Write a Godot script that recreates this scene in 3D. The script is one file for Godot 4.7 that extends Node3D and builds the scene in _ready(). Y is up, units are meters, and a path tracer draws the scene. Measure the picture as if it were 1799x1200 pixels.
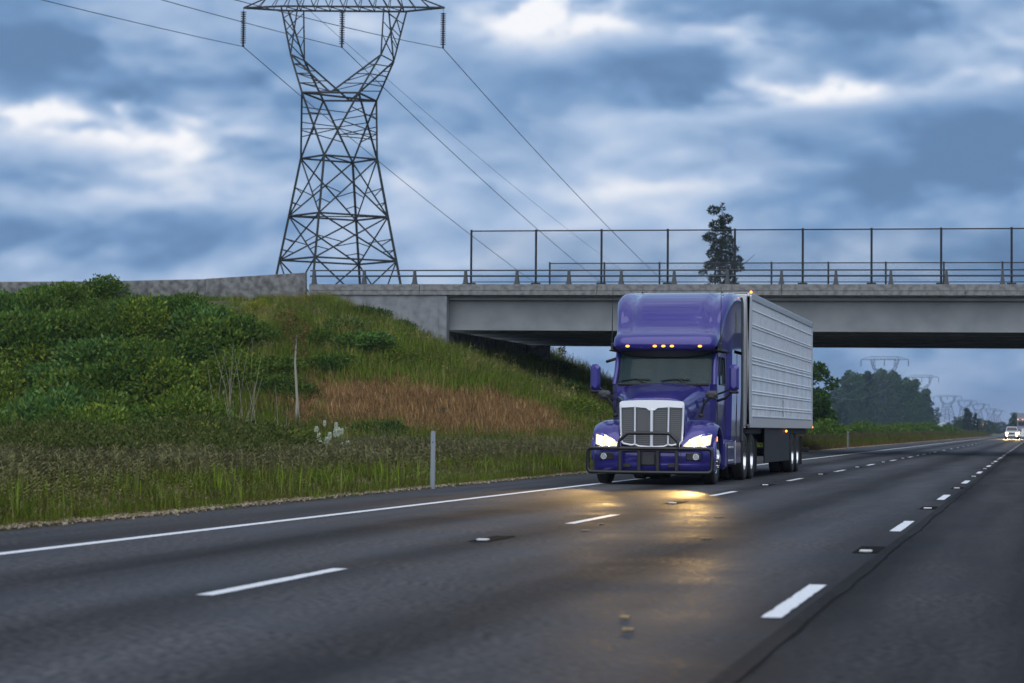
extends Node3D
# ---------------------------------------------------------------- camera numbers (85 mm class lens, photograph 1799 x 1200)
const FOCAL := 4200.0
const EYE := 1.086
const YAW := 12.41
const PITCH := 2.07
const ROLL := 0.45
var cam_basis: Basis
var M := {}
var used := {}
var unit_box: BoxMesh
var unit_rod: CylinderMesh
var rng := RandomNumberGenerator.new()
var lumps := FastNoiseLite.new()

# ---------------------------------------------------------------- small helpers
func lin(r: float, g: float, b: float, a := 1.0) -> Color:
	return Color(r, g, b, a).linear_to_srgb()

func mat(c: Color, rough := 0.8, metal := 0.0) -> StandardMaterial3D:
	var m := StandardMaterial3D.new()
	m.albedo_color = c.linear_to_srgb()
	m.roughness = rough
	m.metallic = metal
	return m

func glow(c: Color, e: float) -> StandardMaterial3D:
	var m := mat(Color(0.04, 0.04, 0.04), 0.3)
	m.emission_enabled = true
	m.emission = c.linear_to_srgb()
	m.emission_energy_multiplier = e
	return m

func numbered(called: String) -> String:
	if not used.has(called):
		used[called] = 0
		return called
	used[called] += 1
	return "%s_%03d" % [called, used[called]]

func tag(o: Node3D, label: String, category: String, group := "", kind := "") -> Node3D:
	if label: o.set_meta("label", label)
	if category: o.set_meta("category", category)
	if group: o.set_meta("group", group)
	if kind: o.set_meta("kind", kind)
	return o

func thing(called: String, label: String, category: String, at := Vector3.ZERO, turn := 0.0, group := "") -> Node3D:
	var o := Node3D.new()
	o.name = numbered(called)
	add_child(o)
	o.position = at
	o.rotation.y = turn
	return tag(o, label, category, group)

func copy(src: Node3D, called: String, label: String, at: Vector3, turn := 0.0, group := "", scl := Vector3.ONE) -> Node3D:
	var o: Node3D = src.duplicate()
	o.name = numbered(called)
	add_child(o)
	o.position = at
	o.rotation = Vector3(0, turn, 0)
	o.scale = scl
	if label: o.set_meta("label", label)
	if group: o.set_meta("group", group)
	return o

func put(called: String, mesh: Mesh, m: Material, parent: Node = null) -> MeshInstance3D:
	var o := MeshInstance3D.new()
	o.mesh = mesh
	o.material_override = m
	if parent == null:
		o.name = numbered(called)
		add_child(o)
	else:
		o.name = called
		parent.add_child(o, true)
	return o

func pen() -> SurfaceTool:
	var st := SurfaceTool.new()
	st.begin(Mesh.PRIMITIVE_TRIANGLES)
	st.set_smooth_group(-1)
	return st

func done(st: SurfaceTool) -> ArrayMesh:
	st.generate_normals()
	return st.commit()

func tri(st: SurfaceTool, a: Vector3, b: Vector3, c: Vector3) -> void:
	st.add_vertex(a); st.add_vertex(b); st.add_vertex(c)

func quad(st: SurfaceTool, a: Vector3, b: Vector3, c: Vector3, d: Vector3) -> void:
	tri(st, a, b, c); tri(st, a, c, d)

func ring_loft(st: SurfaceTool, rings: Array, caps := true, smooth := -1) -> void:
	st.set_smooth_group(smooth)
	for i in rings.size() - 1:
		var p: Array = rings[i]
		var q: Array = rings[i + 1]
		var n := p.size()
		for k in n:
			quad(st, p[k], p[(k + 1) % n], q[(k + 1) % n], q[k])
	st.set_smooth_group(-1)
	if caps:
		for e in [0, rings.size() - 1]:
			var r: Array = rings[e]
			var c := Vector3.ZERO
			for v in r: c += v
			c /= r.size()
			for k in r.size():
				if e == 0: tri(st, c, r[(k + 1) % r.size()], r[k])
				else: tri(st, c, r[k], r[(k + 1) % r.size()])

# box with chamfered edges
func cbox(st: SurfaceTool, c: Vector3, s: Vector3, ch := 0.01, b := Basis.IDENTITY) -> void:
	var h := s * 0.5
	ch = minf(ch, minf(h.x, minf(h.y, h.z)) * 0.9)
	var rings := []
	for e in [[-h.z, ch], [-h.z + ch, 0.0], [h.z - ch, 0.0], [h.z, ch]]:
		var hx: float = h.x - e[1]
		var hy: float = h.y - e[1]
		var r := []
		for v in [[-hx + ch, -hy], [hx - ch, -hy], [hx, -hy + ch], [hx, hy - ch], [hx - ch, hy], [-hx + ch, hy], [-hx, hy - ch], [-hx, -hy + ch]]:
			r.append(c + b * Vector3(v[0], v[1], e[0]))
		rings.append(r)
	ring_loft(st, rings)

func cbox_mesh(c: Vector3, s: Vector3, ch := 0.01, b := Basis.IDENTITY) -> ArrayMesh:
	var st := pen()
	cbox(st, c, s, ch, b)
	return done(st)

func tube(st: SurfaceTool, pts: Array, r: float, n := 8, closed := false, r_end := -1.0) -> void:
	var rings := []
	var m := pts.size()
	var up := Vector3(0.31, 0.9, 0.22).normalized()
	for i in m:
		var a: Vector3 = pts[(i - 1 + m) % m] if closed else pts[maxi(i - 1, 0)]
		var b: Vector3 = pts[(i + 1) % m] if closed else pts[mini(i + 1, m - 1)]
		var t := (b - a).normalized()
		var side := up.cross(t)
		if side.length() < 0.05: side = Vector3(1, 0, 0).cross(t)
		side = side.normalized()
		up = t.cross(side).normalized()
		var rad := r if r_end < 0 else lerpf(r, r_end, float(i) / (m - 1))
		var ring := []
		for k in n:
			var an := TAU * k / n
			ring.append(pts[i] + (side * cos(an) + up * sin(an)) * rad)
		rings.append(ring)
	if closed: rings.append(rings[0])
	ring_loft(st, rings, not closed, 1)

func tube_mesh(pts: Array, r: float, n := 8, closed := false, r_end := -1.0) -> ArrayMesh:
	var st := pen()
	tube(st, pts, r, n, closed, r_end)
	return done(st)

func grid(st: SurfaceTool, rows: Array, smooth := 1) -> void:
	st.set_smooth_group(smooth)
	for i in rows.size() - 1:
		for k in rows[i].size() - 1:
			quad(st, rows[i][k], rows[i][k + 1], rows[i + 1][k + 1], rows[i + 1][k])
	st.set_smooth_group(-1)

# profile [[radius, x], ...] turned round the x axis
func lathe(st: SurfaceTool, profile: Array, n := 28, at := Vector3.ZERO) -> void:
	for i in profile.size() - 1:
		st.set_smooth_group(10 + i if profile[i].size() > 2 else 3)
		for k in n:
			var q := []
			for e in [[i, k], [i, k + 1], [i + 1, k + 1], [i + 1, k]]:
				var an: float = TAU * e[1] / n
				var p: Array = profile[e[0]]
				q.append(at + Vector3(p[1], cos(an) * p[0], sin(an) * p[0]))
			quad(st, q[0], q[1], q[2], q[3])
	st.set_smooth_group(-1)

# flat plate: outline in 2D, place(v2, depth) gives the corner in 3D
func plate(st: SurfaceTool, outline: Array, place: Callable, d0: float, d1: float) -> void:
	var pv := PackedVector2Array(outline)
	var idx := Geometry2D.triangulate_polygon(pv)
	for i in range(0, idx.size(), 3):
		tri(st, place.call(pv[idx[i]], d0), place.call(pv[idx[i + 1]], d0), place.call(pv[idx[i + 2]], d0))
		tri(st, place.call(pv[idx[i]], d1), place.call(pv[idx[i + 2]], d1), place.call(pv[idx[i + 1]], d1))
	for i in pv.size():
		var j := (i + 1) % pv.size()
		quad(st, place.call(pv[i], d0), place.call(pv[j], d0), place.call(pv[j], d1), place.call(pv[i], d1))

# straight member between two points: a shared unit box or rod, stretched
func bar(parent: Node, called: String, a: Vector3, b: Vector3, w: float, m: Material, rod := false) -> MeshInstance3D:
	var o := put(called, unit_rod if rod else unit_box, m, parent)
	var y := b - a
	var x := y.cross(Vector3(0.13, 0.21, 0.97)).normalized()
	var z := x.cross(y.normalized())
	o.transform = Transform3D(Basis(x * w, y, z * w), (a + b) * 0.5)
	return o

# a pixel of the 1799 x 1200 photograph gives a direction; the distance down the road (d) or the height places it
func ray(px: float, py: float) -> Vector3:
	return cam_basis * Vector3((px - 899.5) / FOCAL, (600.0 - py) / FOCAL, -1.0)

func at_d(px: float, py: float, d: float) -> Vector3:
	var r := ray(px, py)
	return Vector3(0, EYE, 0) + r * (d / -r.z)

func at_h(px: float, py: float, h := 0.0) -> Vector3:
	var r := ray(px, py)
	return Vector3(0, EYE, 0) + r * ((h - EYE) / r.y)

func smooth01(t: float) -> float:
	t = clampf(t, 0, 1)
	return t * t * (3.0 - 2.0 * t)

func noise_tex(seed_: int, freq: float, size := 512, ramp: Array = [], as_normal := false, strength := 4.0, octaves := 5) -> NoiseTexture2D:
	var n := FastNoiseLite.new()
	n.seed = seed_
	n.noise_type = FastNoiseLite.TYPE_SIMPLEX_SMOOTH
	n.frequency = freq
	n.fractal_octaves = octaves
	var t := NoiseTexture2D.new()
	t.width = size; t.height = size
	t.seamless = true
	t.noise = n
	t.as_normal_map = as_normal
	t.bump_strength = strength
	if ramp:
		var g := Gradient.new()
		var offs := PackedFloat32Array()
		var cols := PackedColorArray()
		for r in ramp:
			offs.append(r[0]); cols.append(r[1].linear_to_srgb())
		g.offsets = offs; g.colors = cols
		t.color_ramp = g
	return t

func tri_mat(tex: Texture2D, scale: float, rough := 0.9, bump: Texture2D = null, cm := 1.0) -> StandardMaterial3D:
	var m := StandardMaterial3D.new()
	m.albedo_texture = tex
	m.roughness = rough
	m.uv1_triplanar = true
	m.uv1_world_triplanar = true
	m.uv1_scale = Vector3.ONE * scale
	if bump:
		m.heightmap_enabled = true
		m.heightmap_texture = bump
		m.heightmap_scale = cm
	return m

# ---------------------------------------------------------------- terrain height
func road_edge(d: float) -> float:
	return -10.35 - 0.013 * clampf(d - 22.0, -30.0, 75.0)

func hill(x: float, d: float) -> float:
	var dd := maxf(104.6 - d, 0.0) / 14.0 + maxf(d - 131.5, 0.0) / 13.0
	var q := 1.0 - Vector2(maxf(x + 31.8, 0.0) / 16.2, dd).length()
	if x > 5.0:
		q = 1.0 - Vector2(maxf(36.0 - x, 0.0) / 13.0, dd).length()
	return 6.9 * q if q > 0.08 else 6.9 * 0.08 * exp(minf(q - 0.08, 0.0) * 12.0)

func ground_h(x: float, d: float) -> float:
	var e := road_edge(d)
	if x > e - 0.15 and x < 7.0:
		return -0.06
	var out_ := clampf((e - 0.15 - x) / 2.0, 0.0, 1.0) if x < 0 else clampf((x - 7.0) / 2.0, 0.0, 1.0)
	var h := hill(x, d)
	var rough := lumps.get_noise_2d(x * 3.0, d * 3.0) * 0.22 + lumps.get_noise_2d(x * 14.0 + 77.0, d * 14.0) * 0.05
	if absf(x) > 150.0 or d > 220.0:
		rough = 0.0
	return lerpf(-0.05, -0.02, out_) + out_ * (h + rough * (0.35 + 0.65 * smooth01(h)) + 0.02)

# ---------------------------------------------------------------- sky: overcast with blue-grey banks and thin bright breaks
var sky_a := FastNoiseLite.new()
var sky_b := FastNoiseLite.new()
var sky_c := FastNoiseLite.new()
var banks := []

func sky_color(az: float, el: float) -> Color:
	var ce := cos(el)
	var y := sin(maxf(el, 0.0))
	var v := Vector3(sin(az) * ce, y * 2.4, -cos(az) * ce)
	var w := sky_b.get_noise_3dv(v * 6.0)
	var n1 := sky_a.get_noise_3dv(v * 5.0 + Vector3(w * 0.25, w * 0.1, 3.1))
	var n2 := sky_a.get_noise_3dv(v * 15.0 + Vector3(w * 0.5, w * 0.35, 9.7))
	var n3 := sky_c.get_noise_3dv(v * 36.0 + Vector3(n2 * 0.7, n1 * 0.6, 1.7))
	var L := 0.36 + 0.46 * n1 + 0.34 * n2 + 0.15 * n3
	var px := 0.0
	if absf(wrapf(az + deg_to_rad(YAW), -PI, PI)) < 0.5 and el < 0.4:
		px = 899.5 + FOCAL * tan(wrapf(az + deg_to_rad(YAW), -PI, PI))
		var py := 752.0 - FOCAL * tan(el) + (px - 899.5) * 0.00785
		for b in banks:
			var ux: float = (px - b[0]) / b[2] + n2 * 0.55
			var uy: float = (py - b[1]) / b[3] + n3 * 0.75 + n2 * 0.4
			var q := ux * ux + uy * uy
			if q < 9.0:
				L += b[4] * exp(-q) * (1.0 + 0.9 * n3)
	L = L + 0.09
	if L < 0.25: L = 0.25 * exp((L - 0.25) / 0.25)
	L = minf(L, 1.15)
	var c: Color
	var c0 := Color(0.082, 0.16, 0.305)
	var c1 := Color(0.185, 0.325, 0.555)
	var c2 := Color(0.43, 0.56, 0.77)
	var c3 := Color(0.95, 0.96, 1.0)
	if L < 0.3: c = c0.lerp(c1, L / 0.3)
	elif L < 0.65: c = c1.lerp(c2, (L - 0.3) / 0.35)
	else: c = c2.lerp(c3, (L - 0.65) / 0.5)
	var hz := exp(-maxf(el, 0.0) / 0.022)
	c = c.lerp(Color(0.225, 0.315, 0.49).lerp(Color(0.33, 0.33, 0.46), exp(-maxf(el, 0.0) / 0.008)), hz * 0.85)
	# a cloud sheet is lighter overhead than low down
	var over := smooth01((el - 0.30) / 0.8)
	var grey := c.r * 0.3 + c.g * 0.5 + c.b * 0.2
	c = c.lerp(Color(grey * 1.04, grey, grey * 0.98), 0.6 * over) * (1.0 + 0.75 * over)
	return c

func make_sky() -> Sky:
	for p in [[sky_a, 11, 4, 0.62], [sky_b, 5, 3, 0.5], [sky_c, 23, 4, 0.55]]:
		var n: FastNoiseLite = p[0]
		n.seed = p[1]
		n.noise_type = FastNoiseLite.TYPE_SIMPLEX_SMOOTH
		n.frequency = 1.0
		n.fractal_octaves = p[2]
		n.fractal_gain = p[3] * 0.85
	# cloud banks seen in the photograph: centre, half size, lighter or darker
	banks = [
		[150, 235, 190, 35, 0.50], [60, 200, 70, 18, 0.45], [330, 300, 120, 45, 0.40], [250, 250, 100, 22, 0.30], [300, 360, 230, 24, 0.22],
		[200, 120, 330, 70, -0.32], [60, 40, 160, 60, -0.1], [330, 185, 200, 40, -0.25], [150, 420, 330, 45, -0.25], [30, 320, 90, 35, -0.15],
		[960, 40, 130, 55, 0.60], [1090, 50, 110, 25, 0.38], [870, 20, 90, 60, 0.32], [1300, 70, 110, 26, 0.42], [1340, 110, 60, 26, 0.30], [1480, 172, 150, 20, 0.60], [1400, 165, 90, 22, 0.32], [1260, 190, 130, 26, 0.24],
		[1720, 95, 90, 30, 0.28], [1760, 150, 70, 26, 0.25], [1640, 40, 220, 34, -0.36], [1560, 115, 160, 30, -0.16], [1690, 230, 180, 34, -0.22], [1000, 140, 160, 50, -0.14],
		[1180, 250, 260, 34, -0.16], [1600, 310, 260, 40, -0.2], [640, 60, 90, 60, 0.14], [700, 330, 170, 46, 0.16], [1150, 330, 160, 18, 0.2], [1450, 300, 60, 14, 0.16], [860, 190, 120, 60, -0.1],
	]
	var W := 4096
	var H := 2048
	var low := Image.create(512, 256, false, Image.FORMAT_RGB8)
	for j in 256:
		for i in 512:
			var az := (i + 0.5) / 512.0 * TAU
			low.set_pixel(i, j, (sky_color(az, PI / 2 - (j + 0.5) / 256.0 * PI) * 0.4).linear_to_srgb())
	low.resize(W, H, Image.INTERPOLATE_BILINEAR)
	var j0 := int(H * 0.5 - H * 24.0 / 180.0)
	var rows := int(H * 0.5) - j0 + 2
	for part in [[W - 420, 420], [0, 90]]:
		var hi := Image.create(part[1], rows, false, Image.FORMAT_RGB8)
		for j in rows:
			for i in part[1]:
				var az: float = (part[0] + i + 0.5) / W * TAU
				hi.set_pixel(i, j, (sky_color(wrapf(az, -PI, PI), PI / 2 - (j0 + j + 0.5) / H * PI) * 0.4).linear_to_srgb())
		low.blit_rect(hi, Rect2i(0, 0, part[1], rows), Vector2i(part[0], j0))
	var pm := PanoramaSkyMaterial.new()
	pm.panorama = ImageTexture.create_from_image(low)
	pm.energy_multiplier = 2.12
	var s := Sky.new()
	s.sky_material = pm
	return s

# ---------------------------------------------------------------- materials
func make_materials() -> void:
	unit_box = BoxMesh.new()
	unit_rod = CylinderMesh.new()
	unit_rod.top_radius = 0.5; unit_rod.bottom_radius = 0.5; unit_rod.height = 1.0
	unit_rod.radial_segments = 8; unit_rod.rings = 1
	lumps.seed = 4
	lumps.frequency = 0.05
	var fine := noise_tex(3, 0.09, 512)
	var soil := noise_tex(8, 0.02, 512, [[0.0, Color(0.035, 0.045, 0.014)], [0.45, Color(0.06, 0.065, 0.025)], [0.7, Color(0.10, 0.085, 0.04)], [1.0, Color(0.15, 0.12, 0.06)]])
	M.soil = tri_mat(soil, 0.16, 0.95, fine, 3.0)
	var straw := noise_tex(9, 0.06, 512, [[0.0, Color(0.22, 0.15, 0.075)], [0.5, Color(0.36, 0.26, 0.14)], [1.0, Color(0.50, 0.39, 0.23)]])
	M.straw = tri_mat(straw, 0.8, 0.95, fine, 2.0)
	var conc := noise_tex(12, 0.013, 512, [[0.0, Color(0.155, 0.164, 0.173)], [0.4, Color(0.210, 0.220, 0.231)], [0.65, Color(0.241, 0.252, 0.264)], [1.0, Color(0.279, 0.288, 0.293)]])
	M.concrete = tri_mat(conc, 0.22, 0.85, fine, 0.3)
	var conc2 := noise_tex(14, 0.03, 512, [[0.0, Color(0.07, 0.07, 0.07)], [0.4, Color(0.14, 0.14, 0.138)], [0.62, Color(0.20, 0.20, 0.197)], [1.0, Color(0.27, 0.27, 0.262)]])
	M.old_concrete = tri_mat(conc2, 0.13, 0.9, fine, 0.6)
	var conc3 := noise_tex(15, 0.02, 512, [[0.0, Color(0.119, 0.115, 0.111)], [0.45, Color(0.210, 0.212, 0.211)], [1.0, Color(0.279, 0.281, 0.274)]])
	M.curb = tri_mat(conc3, 0.35, 0.9, fine, 0.4)
	M.beam = tri_mat(noise_tex(17, 0.008, 512, [[0.0, Color(0.20, 0.212, 0.22)], [0.5, Color(0.25, 0.262, 0.27)], [1.0, Color(0.295, 0.305, 0.31)]]), 0.12, 0.8, fine, 0.15)
	M.rail = mat(Color(0.05, 0.055, 0.06), 0.55, 0.4)
	M.rail_post = mat(Color(0.075, 0.08, 0.085), 0.65, 0.3)
	M.fence = mat(Color(0.022, 0.022, 0.024), 0.65, 0.2)
	M.wire = mat(Color(0.12, 0.12, 0.12), 0.5, 0.6)
	M.lattice = mat(Color(0.018, 0.024, 0.026), 0.7, 0.2)
	M.insulator = mat(Color(0.02, 0.022, 0.025), 0.25)
	M.conductor = mat(Color(0.10, 0.11, 0.125), 0.5, 0.5)
	M.galv = mat(Color(0.26, 0.29, 0.33), 0.5, 0.4)
	M.white_post = mat(Color(0.7, 0.7, 0.7), 0.6)
	var paint := noise_tex(21, 0.05, 512, [[0.0, Color(0.40, 0.40, 0.41)], [0.35, Color(0.66, 0.67, 0.69)], [1.0, Color(0.82, 0.82, 0.84)]])
	M.paint = tri_mat(paint, 1.1, 0.55)
	M.tar_and_slot_shade = mat(Color(0.017, 0.017, 0.018), 0.9)  # real tar on the joint, painted shade in the marker slots
	M.tar_and_slot_shade.metallic_specular = 0.05
	M.marker = mat(Color(0.62, 0.62, 0.60), 0.4)
	var bark := noise_tex(30, 0.05, 256, [[0.0, Color(0.05, 0.04, 0.03)], [1.0, Color(0.14, 0.12, 0.10)]])
	M.bark = tri_mat(bark, 1.5, 0.95)
	M.pale_stalk = mat(Color(0.26, 0.24, 0.19), 0.9)
	for nm in ["leaf", "blade"]:
		var l := mat(Color(1, 1, 1), 0.75)
		l.vertex_color_use_as_albedo = true
		l.metallic_specular = 0.1
		l.backlight_enabled = true
		l.backlight = lin(0.35, 0.35, 0.3)
		M[nm] = l
	M.asphalt = make_asphalt()

func make_asphalt() -> StandardMaterial3D:
	# across: 18.5 m of road width, along: 24 m. Aggregate, oil drip bands, patched streaks.
	var S := 1024
	var grain := FastNoiseLite.new()
	grain.seed = 2; grain.frequency = 0.25; grain.fractal_octaves = 3
	var g_im := grain.get_seamless_image(S, S)
	var blot := FastNoiseLite.new()
	blot.seed = 6; blot.frequency = 0.008; blot.fractal_octaves = 4
	var b_im := blot.get_seamless_image(S, S)
	var streak := FastNoiseLite.new()
	streak.seed = 7; streak.frequency = 0.02; streak.fractal_octaves = 4
	var s_im := streak.get_seamless_image(S, 64)
	s_im.resize(S, S, Image.INTERPOLATE_BILINEAR)
	var gd := g_im.get_data()
	var bd := b_im.get_data()
	var sd := s_im.get_data()
	var data := PackedByteArray(); data.resize(S * S * 3)
	var rd := PackedByteArray(); rd.resize(S * S)
	var band := PackedFloat32Array(); band.resize(S)
	for i in S:
		var x := -11.5 + 18.5 * (i + 0.5) / S
		var k := 1.0
		# worn pale wheel tracks and dark oil bands of the three lanes; the older shoulder
		for c in [-6.9, -3.25, 0.4]:
			k -= 0.52 * exp(-pow((x - c) / 0.45, 2.0))
			k += 0.18 * exp(-pow((x - c - 1.0) / 0.38, 2.0)) + 0.18 * exp(-pow((x - c + 1.0) / 0.38, 2.0))
		for c in [-5.1, -8.95, -1.45]:
			k -= 0.36 * exp(-pow((x - c) / 0.42, 2.0))
		if x < -9.3: k -= 0.06
		if x > -1.38: k *= 0.55
		band[i] = k
	for j in S:
		for i in S:
			var p := j * S + i
			var v := 0.050 * (band[i] + (sd[p] - 128.0) / 128.0 * 0.30 + (bd[p] - 128.0) / 128.0 * 0.30) * (1.0 + (gd[p] - 128.0) / 128.0 * 1.1)
			v = clampf(v, 0.01, 0.4)
			var s := pow(v, 1.0 / 2.2) * 255.0
			data[p * 3] = int(s * 1.0)
			data[p * 3 + 1] = int(s * 0.995)
			data[p * 3 + 2] = int(minf(s * 1.03, 255.0))
			rd[p] = int(clampf(168.0 + (bd[p] - 128.0) * 0.35 + (gd[p] - 128.0) * 0.4 + (1.0 - band[i]) * 50.0, 110, 245))
	var m := StandardMaterial3D.new()
	m.albedo_texture = ImageTexture.create_from_image(Image.create_from_data(S, S, false, Image.FORMAT_RGB8, data))
	m.roughness = 1.0
	m.roughness_texture = ImageTexture.create_from_image(Image.create_from_data(S, S, false, Image.FORMAT_R8, rd))
	m.roughness_texture_channel = BaseMaterial3D.TEXTURE_CHANNEL_RED
	m.metallic_specular = 0.15
	m.heightmap_enabled = true
	m.heightmap_texture = ImageTexture.create_from_image(g_im)
	m.heightmap_scale = 0.5
	return m

# ---------------------------------------------------------------- ground and road
func make_ground() -> void:
	var xs := [-3500.0, -1500.0, -700.0, -400.0, -250.0, -170.0, -130.0, -100.0, -85.0]
	var x := -75.0
	while x < -8.0:
		xs.append(x); x += 0.75
	xs += [-6.0, 0.0, 6.9, 7.3, 8.5, 10.0, 14.0, 18.0, 23.0, 26.0, 30.0, 36.0, 45.0, 80.0, 200.0, 800.0, 3500.0]
	var ds := [-400.0, -100.0, -40.0, -20.0, 0.0]
	var d := 8.0
	while d < 150.0:
		ds.append(d); d += 0.9
	while d < 5000.0:
		ds.append(d); d *= 1.12
	var rows := []
	for dd in ds:
		var r := []
		for xx in xs:
			r.append(Vector3(xx, ground_h(xx, dd), -dd))
		rows.append(r)
	var st := pen()
	grid(st, rows)
	tag(put("ground", done(st), M.soil), "", "", "", "structure")

func strip(x0: float, x1: float, d0: float, d1: float, y: float, jag := 0.0) -> ArrayMesh:
	var st := pen()
	st.set_smooth_group(0)
	var n := maxi(1, int((d1 - d0) / 6.0)) if jag > 0 or d1 - d0 > 12 else 1
	for i in n:
		var a := lerpf(d0, d1, float(i) / n)
		var b := lerpf(d0, d1, float(i + 1) / n)
		quad(st, Vector3(x0, y, -a), Vector3(x0, y, -b), Vector3(x1, y, -b), Vector3(x1, y, -a))
	return done(st)

func worn_dash(seed_: int) -> ArrayMesh:
	# thermoplastic stripe with chipped edges
	var r := RandomNumberGenerator.new()
	r.seed = 900 + seed_
	var rows := []
	for i in 41:
		var chip := 0.012 if r.randf() < 0.25 else 0.003
		rows.append([Vector3(-0.062 + r.randf() * chip, 0.004, -3.05 * i / 40.0), Vector3(0, 0.004, -3.05 * i / 40.0), Vector3(0.062 - r.randf() * chip, 0.004, -3.05 * i / 40.0)])
	var st := pen()
	grid(st, rows, -1)
	return done(st)

func dash_at(road: Node, mesh: Mesh, x: float, d: float) -> void:
	var o := put("lane_dash", mesh, M.paint, road)
	o.position = Vector3(x, 0, -d)

func make_road() -> void:
	var st := pen()
	st.set_smooth_group(0)
	var ds := [-60.0]
	var d := -50.0
	while d < 110.0:
		ds.append(d); d += 5.0
	while d < 4800.0:
		ds.append(d); d *= 1.1
	for i in ds.size() - 1:
		var q := []
		for e in [[0, 0], [1, 0], [1, 1], [0, 1]]:
			var dd: float = ds[i + e[0]]
			var x: float = 7.0 if e[1] else road_edge(dd)
			q.append([Vector3(x, 0, -dd), Vector2((x + 11.5) / 18.5, dd / 24.0)])
		for k in [0, 1, 2, 0, 2, 3]:
			st.set_uv(q[k][1])
			st.add_vertex(q[k][0])
	st.generate_normals()
	st.generate_tangents()
	var road := put("highway", st.commit(), M.asphalt)
	tag(road, "", "", "", "structure")
	var worn := []
	for q in 4: worn.append(worn_dash(q))
	put("edge_line", strip(-8.53, -8.38, -20, 900, 0.004), M.paint, road)
	for k in range(-1, 40):
		var a := 14.55 + 12.19 * k
		dash_at(road, worn[absi(k) % 4], -5.2, a)
		a = 13.85 + 12.30 * k
		dash_at(road, worn[absi(k * 3 + 1) % 4], -1.505, a)
	# pavement markers: a pale reflector on a strip painted as the cut slot's shade
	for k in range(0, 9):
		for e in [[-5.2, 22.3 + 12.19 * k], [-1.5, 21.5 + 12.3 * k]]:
			var slot := put("marker_slot_shade", strip(e[0] - 0.11, e[0] + 0.11, e[1] - 0.1, e[1] + 1.15, 0.005), M.tar_and_slot_shade, road)
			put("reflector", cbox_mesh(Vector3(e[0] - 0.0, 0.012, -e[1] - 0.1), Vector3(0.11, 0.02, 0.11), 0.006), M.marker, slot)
	# tar-sealed joint beside the right lane line
	st = pen()
	var rows := []
	var wob := FastNoiseLite.new()
	wob.seed = 3; wob.frequency = 0.25
	for i in 420:
		var dd := 6.0 + i * 0.35
		var cx := -1.27 + wob.get_noise_1d(dd) * 0.035
		var hw := 0.009 + 0.008 * wob.get_noise_1d(dd * 4.0 + 50.0)
		rows.append([Vector3(cx - hw, 0.004, -dd), Vector3(cx + hw, 0.004, -dd)])
	grid(st, rows, 0)
	put("sealed_joint", done(st), M.tar_and_slot_shade, road)
	# leaf litter and straw along the pavement edge
	st = pen()
	rows = []
	for i in 300:
		var dd := 10.0 + i * 0.75 if i < 240 else 190.0 + (i - 240) * 12.0
		var e := road_edge(dd)
		var w1 := 0.0 + 0.22 * wob.get_noise_1d(dd * 3.0) + 0.12 * wob.get_noise_1d(dd * 11.0)
		rows.append([Vector3(e + w1, 0.012, -dd), Vector3(e - 0.14, 0.03, -dd), Vector3(e - 0.42, 0.03 + ground_h(e - 0.42, dd), -dd)])
	grid(st, rows)
	tag(put("gravel_edge", done(st), M.straw), "", "", "", "structure")

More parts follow.
